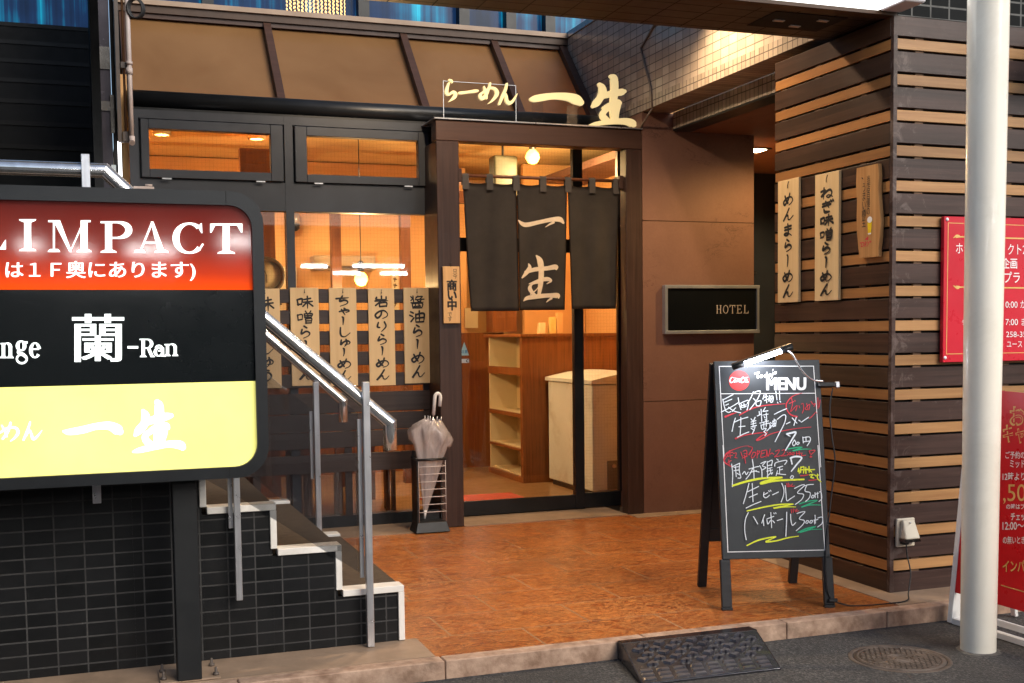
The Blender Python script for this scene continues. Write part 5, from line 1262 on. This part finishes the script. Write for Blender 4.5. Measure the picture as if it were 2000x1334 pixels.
# outlet box
ob = empty('outlet_box', (3.87, 4.76, .24), 'beige weatherproof power outlet box low on the slat wall', 'outlet')
MB().box(3.818, 3.93, 4.772, 4.789, .238, .385, .006, 2).build('back_plate', M['plastic_beige'], ob)
hm = MB().hexa([(3.828,4.715,.285),(3.92,4.715,.285),(3.92,4.7715,.285),(3.828,4.7715,.285),(3.838,4.752,.38),(3.91,4.752,.38),(3.91,4.7715,.38),(3.838,4.7715,.38)], .008, 3)
hm.build('hood', M['plastic_beige'], ob)
MB().box(3.829, 3.919, 4.716, 4.771, .270, .2845).build('clear_flap', M['plastic_clear'], ob)
MB().box(3.835, 3.865, 4.735, 4.7715, .255, .2695, .003).build('plug', M['black_plastic'], ob)
MB().lathe((3.875, 4.7405, .366), [(.001, -.002), (.004, -.002), (.004, .002), (.001, .002)], 8, 'y').lathe((3.9, 4.7715, .258), [(.001, -.004), (.009, -.003), (.009, .0)], 12, 'y').build_each('screw', M['steel'], ob)

# ---------------------------------------------------------------- pole, posters
po = tag(MB().tube([(3.640, 4.0, -.078), (3.640, 4.0, -.07), (3.6425, 4.0, .5), (3.653, 4.0, 2.8), (3.666, 4.0, 5.5)], [.0735, .075, .077, .0855, .089], 40).build('white_pole', M['pole']), 'thick cream painted round pole standing on the street at the right', 'pole')
cm_ = MB(); random.seed(4); a_ = []; b_ = []
for i in range(28):
    th_ = 2*math.pi*i/28; a_.append(cm_.bm.verts.new((3.64+.0735*math.cos(th_), 4+.0735*math.sin(th_), -.071))); rr_ = .088+.012*random.random(); b_.append(cm_.bm.verts.new((3.64+rr_*math.cos(th_), 4+rr_*math.sin(th_), -.0745)))
for i in range(28): cm_.bm.faces.new((a_[i], a_[(i+1) % 28], b_[(i+1) % 28], b_[i]))
cm_.build('base_joint', mottled('dirty_mortar', lin(.08, .075, .07), lin(.16, .15, .135), 30, .9, bump=.5), po)
rp = empty('red_poster', (4.5, 4.77, 1.18), 'red poster with gold border lines screwed to the slat wall behind the pole', 'poster')
MB().box(4.085, 5.0, 4.762, 4.786, 1.178, 1.922, .002).build('poster_board', M['red'], rp)
PP = PY(4.762)
pq = lambda x, y, l: PP.at(1750+x*250/834, 400+y*400/1334) + Vector((0, -l, 0))
ink = Ink(pq, .0008)
ink.strokes([[(340,118),(340,118+1),(328,972)]], 4, False).strokes([[(340,118),(900,136)], [(328,972),(900,962)]], 4, False)
ink.strokes([[(400,208),(900,222)], [(400,536),(900,543)]], 9, False)
ink.strokes([[(372,216,3),(384,208,10),(396,200,12),(410,206,12),(392,212,8)], [(372,526,3),(384,534,10),(400,544,12),(410,534,10),(392,530,6)]])
ink.build('gold_lines', M['gold'], rp)
ink = Ink(pq, .001)
ink.text('ホテ', 390, 250, 486, 318, .0); ink.text('クト2', 728, 256, 846, 324); ink.text('企画', 690, 346, 788, 416, .01); ink.text('プラ', 704, 436, 806, 508, .005); ink.text('お', 468, 440, 520, 502)
ink.text('チ', 452, 632, 486, 664); ink.text('0:00 か', 712, 624, 850, 672); ink.text('チェ', 428, 748, 486, 782); ink.text('7:00 ま', 712, 738, 850, 786); ink.text('258-35', 716, 826, 846, 862); ink.text('ユース', 720, 890, 820, 928)
ink.build('lettering', M['white_print'], rp)
for px, py in ((333, 95), (319, 996)):
    c = pq(px, py, 0)
    MB().lathe((c.x, c.y, c.z), [(.001, -.006), (.008, -.004), (.01, .001)], 12, 'y').build('cap_screw', M['white_print'], rp)
# red A-frame behind the pole
af = empty('red_standing_sign', (4.3, 4.2, -.075), 'bright red standing sign with a white frame behind the pole at the right edge', 'sign')
A0 = Vector((3.848, 4.405, -.07)); ua = Vector((.03, -1, 0)).normalized(); na = Vector((1, .03, 0)).normalized(); va = (na*.12+Vector((0, 0, 1.13))).normalized(); wa = ua.cross(va).normalized()
if wa.x > 0: wa = -wa
RPl = Plane(A0, wa)
MB().obox(A0, ua, va, wa, (0.0, .15, -.014), (.78, 1.135, .0), .002).build('sign_panel', M['red2'], af)
for a_ in (0, .75): MB().obox(A0, ua, va, wa, (a_-.03, 0, -.05), (a_+.0, 1.13, .003), .002).build('leg', M['white_paint'], af)
MB().obox(A0, ua, va, wa, (.031, .05, -.03), (.749, .08, -.015), .002).build('cross_bar', M['white_paint'], af)
vb = (-na*.2+Vector((0, 0, 1.13))).normalized()
for a_ in (0, .75): MB().obox(A0+na*.37, ua, vb, na, (a_, 0, 0), (a_+.03, 1.13, .02), .002).build('leg', M['white_paint'], af)
MB().obox(A0, ua, na, Vector((0, 0, 1)), (.0, .0, -.003), (.8, .03, .026), .002).build('base_bar', M['white_paint'], af)
pz = lambda x, y, l: RPl.at(1750+x*250/561, 740+y*594/1334, l)
ink = Ink(pz, .0008); ink.text('お', 498, 120, 565, 206, .03); ink.text('キャ', 468, 200, 566, 284, .03); ink.text(',50', 470, 462, 570, 548, .0); ink.text('インパ', 468, 796, 565, 846, .02)
ink.strokes([[(480,52),(600,62)], [(462,905),(600,945)]], 4, False); ink.build('gold_lettering', M['gold'], af)
ink = Ink(pz, .0016); ink.text('お', 506, 128, 561, 198, .0); ink.text('キャ', 476, 208, 564, 276, .0); ink.build('red_lettering', M['red2'], af)
ink = Ink(pz, .001); ink.text('ご予約の', 480, 318, 566, 350, .01); ink.text('ミッド', 500, 356, 566, 390, .01); ink.text('12時より', 468, 410, 566, 446, .01); ink.text('の時はプ', 484, 548, 566, 572, .01); ink.text('チェッ', 504, 588, 566, 622, .02); ink.text('12:00～', 468, 628, 562, 662, .01); ink.text('の無いとき', 470, 690, 566, 724, .01)
ink.build('white_lettering', M['white_print'], af)
# dark and red banner at the top right edge
bn = tag(MB().poly([(4.62, 4.55, 2.62), (5.2, 4.35, 2.74), (5.2, 4.35, 3.1), (4.62, 4.55, 2.86)], (0.006, .02, 0)).build('hanging_banner', None or mottled('grey_red_banner', lin(.045, .045, .045), lin(.075, .075, .075), 6, .8)), 'weathered grey banner with ragged red edge hanging at the upper right corner', 'banner')
rdk = Ink(lambda x, y, l: Vector((4.62+.58*x, 4.55-.2*x-l, 2.62+.12*x+.24*y)), .002)
rdk.poly([(0, 0), (1, 0), (1, .5), (.6, .34), (.45, .2), (.3, .38), (.2, .2), (.1, .3), (0, .2)]); rdk.stroke([(0,.96),(.4,1.06),(1,1.4)], .04); rdk.stroke([(.24,.56),(.3,.6)], .06)
rdk.build('red_edge', M['red2'], bn)

# ---------------------------------------------------------------- rubber kerb ramp
rm = empty('kerb_ramp', (2.36, 4.28, -.075), 'black rubber kerb ramp with raised heart shaped studs on the street', 'ramp')
R0, R1, Yt, Yk, Zt = 2.03, 2.69, 4.44, 4.10, -.0
body = MB(); P0 = [(R0+.0, Yk), (R1-.02, Yk), (R1+.05, Yt), (R0+.06, Yt)]
xa0, xb0 = 2.028, 2.675      # front edge
xa1, xb1 = 2.105, 2.765      # kerb edge
body.hexa([(xa0, 4.085, -.0745), (xb0, 4.07, -.0745), (xb1, 4.472, -.0745), (xa1, 4.476, -.0745), (xa0, 4.085, -.066), (xb0, 4.07, -.066), (xb1, 4.405, .006), (xa1, 4.43, .006)], .007, 2)
body.hexa([(xa1, 4.4302, -.0745), (xb1, 4.4052, -.0745), (xb1, 4.472, -.0745), (xa1, 4.476, -.0745), (xa1, 4.4305, .0058), (xb1, 4.4055, .0058), (xb1, 4.472, .0058), (xa1, 4.476, .0058)])
body.build('ramp_body', M['rubber'], rm)
def onramp(s, t, l=0):
    a = Vector((xa0, 4.085, -.066)).lerp(Vector((xb0, 4.07, -.066)), s); b = Vector((xa1, 4.43, .006)).lerp(Vector((xb1, 4.405, .006)), s)
    nn = (Vector((1, 0, 0))).cross(b-a).normalized()
    return a.lerp(b, t) + nn*l
st = MB(); bars = MB()
def stud(mb, pts, h=.007):
    n = len(pts); cx_ = sum(p[0] for p in pts)/n; cy_ = sum(p[1] for p in pts)/n
    lo = [mb.bm.verts.new(onramp(*p, .0005)) for p in pts]; hi = [mb.bm.verts.new(onramp(cx_+(p[0]-cx_)*.78, cy_+(p[1]-cy_)*.78, h)) for p in pts]
    for i in range(n): mb.bm.faces.new((lo[i], lo[(i+1) % n], hi[(i+1) % n], hi[i]))
    mb.bm.faces.new(hi)
for row in range(3):
    for c in range(8):
        s0 = .07+c*.118; t0 = .09+row*.095
        stud(bars, [(s0-.045, t0-.03), (s0+.045, t0-.03), (s0+.045, t0+.03), (s0-.045, t0+.03)], .006)
for row in range(5):
    for c in range(8):
        s0 = .085+c*.118+(.0 if row % 2 else .05); t0 = .42+row*.12; flip = 1 if (row+c) % 2 else -1
        if s0 > .96: continue
        h = []
        for i in range(18):
            a = 2*math.pi*i/18; hx = 16*math.sin(a)**3; hy = 13*math.cos(a)-5*math.cos(2*a)-2*math.cos(3*a)-math.cos(4*a)
            h.append((s0+hx*.0029, t0+flip*hy*.0034))
        stud(st, h, .010)
st.build('heart_stud', M['rubber_stud'], rm); bars.build('grip_bar', M['rubber_stud'], rm)

# ---------------------------------------------------------------- manhole cover
mh = empty('manhole_cover', (3.24, 4.03, -.075), 'round rusty cast iron manhole cover set in the asphalt', 'manhole cover')
mc = Vector((3.235, 4.02, -.0745)); RX = .215
def annul(m, r0, r1, z): m.lathe((mc.x, mc.y, mc.z+z), [(r0, 0), (r0+.002, .003), (r1-.002, .003), (r1, 0)], 64, caps=False)
m = MB(); m.lathe((mc.x, mc.y, mc.z), [(.001, .002), (RX-.024, .002), (RX-.024, .0002)], 64); annul(m, RX-.02, RX, 0); m.build('iron_disc', M['iron'], mh)
m = MB(); annul(m, RX-.046, RX-.034, .0021); annul(m, .05, .056, .0021); annul(m, .032, .036, .0021)
random.seed(11)
for i in range(-9, 10):
    for j in range(-9, 10):
        x_, y_ = i*.026+(j % 2)*.013, j*.02
        rr = math.hypot(x_, y_)
        if .064 < rr < RX-.052 and not (abs(abs(x_)-.11) < .028 and abs(y_) < .024):
            m.box(mc.x+x_-.009, mc.x+x_+.009, mc.y+y_-.006, mc.y+y_+.006, mc.z+.0021, mc.z+.0046)
for s in (-1, 1): m.box(mc.x+s*.11-.02, mc.x+s*.11+.02, mc.y-.016, mc.y+.016, mc.z+.0021, mc.z+.004)
m.box(mc.x-.02, mc.x+.02, mc.y-.004, mc.y+.004, mc.z+.0021, mc.z+.004)
m.build('raised_pattern', M['iron'], mh)

# ---------------------------------------------------------------- umbrella stand and umbrella
us = empty('umbrella_stand', (2.13, 7.6, 0), 'black umbrella stand with light wire bars beside the door post', 'umbrella stand')
x0, x1, y0, y1 = 2.02, 2.225, 7.46, 7.60
m = MB(); m.hexa([(x0-.02,y0-.02,.006),(x1+.02,y0-.02,.006),(x1+.005,y1+.01,.006),(x0-.02,y1+.01,.006),(x0,y0,.075),(x1,y0,.075),(x1,y1,.075),(x0,y1,.075)], .003)
m.build('base_tray', M['black_plastic'], us)
m = MB(); m.box(x0, x0+.012, y0, y1, .0755, .515); m.box(x0+.0125, x1-.012, y1-.008, y1, .0755, .14); m.box(x1-.006, x1, y1-.03, y1, .0755, .515); m.box(x0, x0+.02, y1-.012, y1, .0755, .56); m.build('side_plate', M['black_plastic'], us)
m = MB(); m.tube([(x0, y0, .505), (x1, y0, .505), (x1, y1, .51), (x0, y1, .51), (x0, y0, .505)], .009, 8); m.build('top_rim', M['black_plastic'], us)
m = MB()
for k_ in range(7):
    z = .145+k_*.052; m.tube([(x0+.01, y0, z), (x1, y0, z), (x1, y1-.01, z+.0)], .0028, 8)
m.tube([(x0+.012, y0+.002, .075), (x0+.012, y0+.002, .5)], .0025, 6).tube([(x1-.002, y0+.002, .075), (x1-.002, y0+.002, .5)], .0025, 6)
m.build_each('wire_bar', M['pipe_white'], us)
um = empty('umbrella', (2.1, 7.53, .09), 'folded translucent vinyl umbrella with white crook handle standing in the rack', 'umbrella')
bt_, tp = Vector((2.088, 7.53, .09)), Vector((2.162, 7.53, .80))
axu = (tp-bt_).normalized(); e1 = Vector((1, 0, 0)); e1 = (e1-axu*e1.dot(axu)).normalized(); e2 = axu.cross(e1)
def make_vinyl():
    t = NT('umbrella_vinyl'); t.t.nodes.remove(t.b)
    d = t.n('ShaderNodeBsdfDiffuse'); n = t.noise(t.scaled(3, 3, .6), 9, 5, .7, .5); t.l(t.ramp(n, [(.3, lin(.42, .35, .33)), (.7, lin(.66, .59, .57))]), d.inputs[0])
    tr = t.n('ShaderNodeBsdfTransparent'); g = t.n('ShaderNodeBsdfGlossy'); g.inputs['Roughness'].default_value = .2; g.inputs[0].default_value = lin(.8, .8, .85)
    m1 = t.n('ShaderNodeMixShader'); m1.inputs[0].default_value = .42; t.l(d.outputs[0], m1.inputs[1]); t.l(tr.outputs[0], m1.inputs[2])
    f_ = t.n('ShaderNodeLayerWeight'); f_.inputs[0].default_value = .25
    m2 = t.n('ShaderNodeMixShader'); t.l(t.math('MULTIPLY', f_.outputs[1], .6), m2.inputs[0]); t.l(m1.outputs[0], m2.inputs[1]); t.l(g.outputs[0], m2.inputs[2]); t.l(m2.outputs[0], t.out.inputs[0]); return t.m
m = MB(); rings = []; NS = 48
prof = [(0.02, .008), (.10, .022), (.22, .046), (.35, .072), (.45, .094), (.51, .114), (.57, .14), (.62, .154)]
for s, r in prof:
    row = []
    for i in range(NS):
        a = 2*math.pi*i/NS; rib = .5+.5*math.cos(a*8); rr = r*(1-(.16 if s < .5 else .2)*rib)*(1+.06*math.sin(a*3+s*9))
        zz = s
        if s > .55: zz = s+.05*(1-rib)*(-1)+.03*math.cos(a+2.4)
        row.append(m.bm.verts.new(bt_+axu*zz+e1*math.cos(a)*rr*1.12+e2*math.sin(a)*rr*.55))
    rings.append(row)
row = []
for i in range(NS):
    a = 2*math.pi*i/NS; row.append(m.bm.verts.new(bt_+axu*(.685+.01*math.cos(a*8))+e1*math.cos(a)*.055+e2*math.sin(a)*.03))
rings.append(row)
for A, B in zip(rings, rings[1:]):
    for i in range(NS):
        fc = m.bm.faces.new((A[i], A[(i+1) % NS], B[(i+1) % NS], B[i])); fc.smooth = True
m.build('canopy', make_vinyl(), um)
MB().tube([bt_+axu*-.0, bt_+axu*.06], .007, 10, r2=.012).build('tip', M['white_paint'], um)
MB().tube([bt_+axu*.05, bt_+axu*.76], .005, 10).build('shaft', M['steel'], um)
for a in (0, .9, 2.1, 3.1, 4.2):
    p0 = bt_+axu*.675+e1*math.cos(a)*.055+e2*math.sin(a)*.03
    MB().tube([p0, p0+axu*.035+e1*math.cos(a)*.004], .003, 6).build('rib_tip', M['white_paint'], um)
hd = [bt_+axu*.72]
for i in range(9):
    a = math.pi*i/8; hd.append(bt_+axu*(.84+.028*math.sin(a))+e1*(.02-.02*math.cos(a)))
hd.append(hd[-1]-axu*.06)
MB().tube(hd, .0125, 12).build('handle', M['white_paint'], um)
# ---------------------------------------------------------------- things inside the shop
sh = empty('counter_shelf', (4.3, 9.9, 0), 'wooden counter with open cream shelves in its end, seen through the door', 'counter')
m = MB(); m.box(3.57, 4.64, 9.54, 9.58, .013, 1.325); m.box(3.645, 4.64, 10.50, 10.54, .013, 1.325); m.box(3.57, 3.66, 9.5805, 10.499, .013, .06)
m.build('wood_panel', M['i_wood'], sh)
MB().box(3.55, 4.645, 9.52, 10.56, 1.3255, 1.352, .003).build('counter_top', M['i_wood'], sh)
MB().box(3.86, 3.87, 9.5805, 10.499, .06, 1.325).build('shelf_back', M['shelf_white'], sh)
MB().box(3.585, 3.86, 10.47, 10.4995, .06, 1.325).build('shelf_side', M['shelf_white'], sh)
for z in (.062, .31, .62, 1.01): MB().box(3.60, 3.86, 9.581, 10.469, z, z+.012).build('shelf', M['shelf_white'], sh)
for z, h in ((.60, .035), (.98, .07), (.295, .02)): MB().box(3.572, 3.599, 9.581, 10.499, z-.0, z+h-.001).build('shelf_edge', M['i_wood'], sh)
MB().box(3.57, 3.6, 9.581, 9.6, .06, 1.325).build('corner_post', M['i_wood'], sh)
fz = empty('chest_freezer', (4.2, 9.0, 0), 'old white chest freezer with a domed lid and grey grille behind the door glass', 'freezer')
MB().box(3.80, 4.63, 8.53, 9.5, .05, .93, .012, 2).build('cabinet', M['freezer'], fz)
m = MB(); n_l = 8; prev = None
for i in range(n_l+1):
    t = i/n_l; X = 3.78+t*.87; z = .965+.06*math.sin(math.pi*t)
    cur = [m.bm.verts.new(p) for p in ((X, 8.50, .935), (X, 9.52, .935), (X, 9.52, z), (X, 8.50, z))]
    if prev:
        for k_ in range(4): m.bm.faces.new((prev[k_], prev[(k_+1) % 4], cur[(k_+1) % 4], cur[k_]))
    else: m.bm.faces.new(cur)
    prev = cur
m.bm.faces.new(prev); m.build('lid', M['freezer'], fz)
gm = MB().box(3.93, 4.3, 8.524, 8.529, .06, .3)
for k_ in range(9): gm.box(3.95, 4.28, 8.519, 8.5235, .075+k_*.014, .082+k_*.014)
gm.build('grille', mottled('grey_grille', lin(.2, .2, .19), lin(.26, .26, .25), 5, .5), fz)
MB().box(4.02, 4.12, 8.522, 8.5295, .34, .40).build('control_plate', M['sash'], fz)
MB().lathe((3.99, 8.522, .255), [(.001, -.012), (.016, -.01), (.018, 0)], 14, 'y').build('dial', M['plastic_beige'], fz)
MB().lathe((3.795, 8.9, .9), [(.001, -.01), (.02, -.008), (.022, .0)], 14, 'x').build('lock', M['steel'], fz)
MB().box(3.80, 4.63, 8.6, 9.4, .0125, .0495).build('plinth', M['sash_black'], fz)
bk = 0
for (X, hgt, mat, lab) in ((3.80, .1, 'plaque', 'pale leaflet holder lying low on the counter top'), (3.905, .15, 'gold', 'gold coloured packet leaning on the counter top'), (3.975, .19, 'i_wall', 'tall orange packet standing upright on the counter')):
    o = MB().hexa([(X,9.7,1.353),(X+.06,9.7,1.353),(X+.06,9.76,1.353),(X,9.76,1.353),(X+.02,9.74,1.353+hgt),(X+.08,9.74,1.353+hgt),(X+.08,9.78,1.353+hgt),(X+.02,9.78,1.353+hgt)], .002).build('packet', M[mat]); tag(o, lab, 'packet', 'packets on the shop counter')
    ink = Ink(lambda x, y, l: Vector((X+.012+.05*x, 9.712+.035*y-l, 1.353+hgt*(.15+.6*y))), .002); ink.strokes([[(.1,.2),(.9,.2)], [(.1,.5),(.9,.5)], [(.1,.8),(.6,.8)]], .1, False).build('print_lines', M['ink_brown'], o)
no = MB().box(3.50, 3.64, 10.985, 10.99, 1.42, 1.62).build('wall_notice', M['shelf_white']); tag(no, 'pale paper notice on the yellow wall left of the counter', 'notice')
wb = tag(MB().box(3.70, 3.95, 10.7, 10.9, 1.372, 1.62).build('wood_cabinet', M['i_wood']), 'small wooden cabinet standing behind the shelf counter', 'cabinet')
mt = tag(MB().box(2.45, 3.25, 8.35, 9.0, .0125, .02, .003).build('door_mat', M['mat_red']), 'red door mat on the shop floor just inside the door', 'mat')
# hanging box near the door
ac = empty('air_conditioner', (1.75, 10.9, 2.0), 'long beige air conditioner on the orange back wall of the shop', 'air conditioner')
MB().box(1.95, 2.55, 10.8, 10.995, 1.98, 2.12, .012, 2).build('casing', mottled('beige_casing', lin(.36, .26, .15), lin(.42, .31, .19), 4, .5), ac)
MB().box(1.98, 2.52, 10.792, 10.7995, 1.995, 2.02).build('air_slot', M['ink_brown'], ac)
for k_, (X, Yq, lab) in enumerate(((2.84, 10.98, 'long paper menu slip hanging nearest the right window edge'), (2.75, 10.98, 'shorter paper menu slip left of the long one on the back wall'), (1.62, 10.98, 'pale framed paper on the back wall left of the air conditioner'))):
    o = MB().box(X, X+(.07 if k_ < 2 else .2), Yq, Yq+.006, 1.5+.05*k_, 2.02).build('paper_slip', M['shelf_white']); tag(o, lab, 'paper', 'papers on the shop wall')
    ink = Ink(lambda x, y, l, X=X, Yq=Yq: Vector((X+x, Yq-l, 2.0-y)), .001)
    for q_ in range(6): ink.stroke([(.02, .03+q_*.06), (.05, .035+q_*.06)], .012); ink.stroke([(.035, .02+q_*.06), (.03, .055+q_*.06)], .01)
    ink.build('lettering', M['ink_brown'], o)
random.seed(21)
for k_, (X, Yq, col_, lab) in enumerate(((1.62, 8.72, 'ink_brown', 'dark soy bottle on the dining table behind the screen'), (1.74, 8.75, 'red2', 'red capped pepper jar on the dining table'), (1.85, 8.7, 'shelf_white', 'pale condiment jar on the dining table'))):
    o = MB().lathe((X, Yq, .7015), [(.001, 0), (.03, 0), (.032, .08), (.014, .11), (.014, .13), (.001, .132)], 14).build('condiment_jar', M[col_]); tag(o, lab, 'jar', 'jars on the dining table')
hb = empty('speaker_box', (3.36, 9.5, 2.72), 'pale hanging box with rounded corners near the shop ceiling above the door', 'box')
MB().box(3.28, 3.5, 9.4, 9.55, 2.55, 2.90, .02, 3).build('casing', mottled('grey_green_casing', lin(.05, .05, .035), lin(.07, .07, .05), 4, .5), hb)
MB().tube([(3.39, 9.48, 2.90), (3.39, 9.48, 3.03)], .01).build('hanger', M['sash'], hb)
# lamps
def bulb(name, p, r, label, cable_top, energy):
    o = empty(name, p, label, 'lamp')
    MB().lathe(p, [(.001, -r), (r*.6, -r*.8), (r, -.1*r), (r*.85, r*.5), (r*.4, r)], 20).build('glass_bulb', M['lamp_warm'], o)
    MB().lathe((p[0], p[1], p[2]+r), [(r*.4, 0), (r*.5, .02), (r*.35, .09), (.006, .1)], 16).build('lamp_cap', M['sash_black'], o)
    MB().tube([(p[0], p[1], p[2]+r+.1), (p[0], p[1], cable_top)], .004, 6).build('cord', M['sash_black'], o)
    return o
bulb('pendant_lamp', (2.115, 9.5, 1.83), .058, 'glowing globe pendant bulb behind the slat window', 3.03, 0)
lamp('pendant_light', 'POINT', (2.115, 9.42, 1.70), 34, (1.0, .63, .28), .06)
bulb('pendant_lamp', (3.56, 9.2, 2.86), .062, 'bright bare bulb near the ceiling above the curtain', 3.03, 0)
lamp('door_bulb_light', 'POINT', (3.62, 9.0, 2.74), 54, (1.0, .66, .3), .06)
for X, lab in ((1.31, 'small lit ceiling downlight behind the big sign edge'), (.55, 'added unseen ceiling downlight above the left part of the window'), (2.75, 'added unseen ceiling downlight in the middle of the dining room')):
    o = empty('ceiling_downlight', (X, 9.75, 3.0), lab, 'downlight', 'ceiling downlights in the shop')  # only the first is a seen lamp; the others are added room light
    MB().lathe((X, 9.75, 3.0), [(.075, .03), (.075, 0), (.055, 0), (.055, .028)], 24, caps=False).build('trim_ring', M['shelf_white'], o)
    MB().lathe((X, 9.75, 3.018), [(.001, 0), (.054, 0)], 20).build('diffuser', M['lamp_down'], o)
    lamp('downlight_light', 'SPOT', (X, 9.75, 2.99), 40, (1.0, .7, .4), .06, (0, 0, 0), spot_size=R(165), spot_blend=.5)
cm = empty('dome_camera', (1.78, 10.9, 2.36), 'small dark dome camera on the orange back wall of the shop', 'camera')
MB().lathe((1.80, 10.93, 2.42), [(.001, .10), (.05, .10), (.055, .03), (.055, 0)], 20).build('mount', M['steel'], cm)
MB().lathe((1.80, 10.93, 2.415), [(.055, 0), (.05, -.035), (.03, -.058), (.001, -.065)], 20).build('dome', M['sash_black'], cm)
ck_ = empty('wall_clock', (1.33, 9.6, 1.74), 'round wall clock with a dark rim left in the shop window', 'clock')
cy_ = 9.55; cc_ = (1.335, cy_, 1.86)
MB().lathe(cc_, [(.001, .0), (.118, .0), (.118, .03), (.001, .03)], 36, 'y').build('dial', M['shelf_white'], ck_)
MB().lathe(cc_, [(.118, .035), (.15, .035), (.155, .0), (.148, -.02), (.12, -.012), (.118, .0)], 36, 'y', caps=False).build('rim', mottled('clock_rim', lin(.1, .07, .045), lin(.15, .11, .075), 10, .4), ck_)
MB().box(1.332, 1.338, cy_-.006, cy_-.002, 1.80, 1.865).build('clock_hand', M['ink'], ck_)
MB().hexa([(1.333,cy_-.01,1.86),(1.338,cy_-.01,1.858),(1.338,cy_-.007,1.858),(1.333,cy_-.007,1.86),(1.30,cy_-.01,1.93),(1.304,cy_-.01,1.932),(1.304,cy_-.007,1.932),(1.30,cy_-.007,1.93)]).build('clock_hand', M['ink'], ck_)
tag(MB().box(1.15, 1.42, 9.6, 9.7, .013, 2.9).build('wood_pillar', M['i_wood']), 'reddish wooden pillar carrying the clock inside the shop', 'pillar')
for X, lab in ((.7, 'dining table seen low through the left window gap'), (1.75, 'dining table seen low through the gap under the slat screen')):
    o = empty('dining_table', (X, 8.9, 0), lab, 'table', 'dining tables in the shop')
    MB().box(X-.4, X+.4, 8.55, 9.2, .66, .70, .004).build('tabletop', M['i_wood'], o)
    for a, b in ((-.36, 8.6), (.32, 8.6), (-.36, 9.1), (.32, 9.1)): MB().box(X+a, X+a+.04, b, b+.04, .013, .659).build('leg', M['i_wood_dark'], o)
    for s in (-1, 1):
        q_ = empty('stool', (X+s*.2, 8.45, 0), 'low wooden stool on the %s side of the %s dining table' % ('left' if s < 0 else 'right', 'left' if X < 1 else 'right'), 'stool', 'stools in the shop')
        MB().box(X+s*.2-.15, X+s*.2+.15, 8.28, 8.52, .38, .42, .004).build('seat', M['i_wood'], q_)
        for a in (-.13, .1):
            for b in (8.3, 8.47): MB().box(X+s*.2+a, X+s*.2+a+.03, b, b+.03, .013, .379).build('leg', M['i_wood_dark'], q_)

# ---------------------------------------------------------------- the other side of the street (behind the camera; seen only in reflections)
op_ = empty('shop_building', (2, -4.5, 0), 'dark shop front across the street with a lit canopy, seen only as reflections', 'shop')
MB().box(-12, 14, -5.4, -5.2, -.3, 3.4).build('wall', mottled('dark_grey_render', lin(.22, .21, .2), lin(.3, .29, .28), 2, .8), op_)
MB().box(-12, 14, -5.19, -2.1, 2.62, 2.74).build('canopy', mottled('grey_canopy', lin(.3, .29, .28), lin(.4, .38, .37), 3, .6), op_)
for X in (-3.2, 0.2, 3.4, 6.8): MB().box(X, X+1.6, -5.195, -5.15, 0, 2.2).build('door_recess', M['slat_core'], op_)
LT = [(-.55, -2.5, 2.22, .2), (-.12, -2.5, 2.17, .2), (.52, -2.5, 2.19, .45), (1.32, -2.5, 2.28, .3), (3.35, -2.5, 2.49, .42), (4.42, -2.5, 2.50, .86), (4.03, -3.2, 2.42, .46), (4.85, -3.2, 2.42, .46), (6.4, -2.5, 2.5, .9)]
names = ['far left', 'second from the left', 'third from the left', 'fourth from the left', 'short front', 'long front', 'short rear', 'second rear', 'far right']
for (X, Y, Z, L), nm in zip(LT, names):
    o = empty('tube_light', (X, Y, Z), '%s white tube light under the canopy across the street' % nm, 'light', 'tube lights under the opposite canopy')
    MB().box(X-L/2-.04, X+L/2+.04, Y-.08, Y+.08, Z+.04, Z+.09, .004).tube([(X, Y, Z+.09), (X, Y, 2.62)], .01).build('fixture_body', M['white_paint'], o)
    MB().tube([(X-L/2, Y-.045, Z), (X+L/2, Y-.045, Z)], .028, 10).build('tube', M['lamp_street'], o)
    MB().tube([(X-L/2, Y+.045, Z), (X+L/2-.06, Y+.045, Z)], .028, 10).build('tube', M['lamp_street'], o)
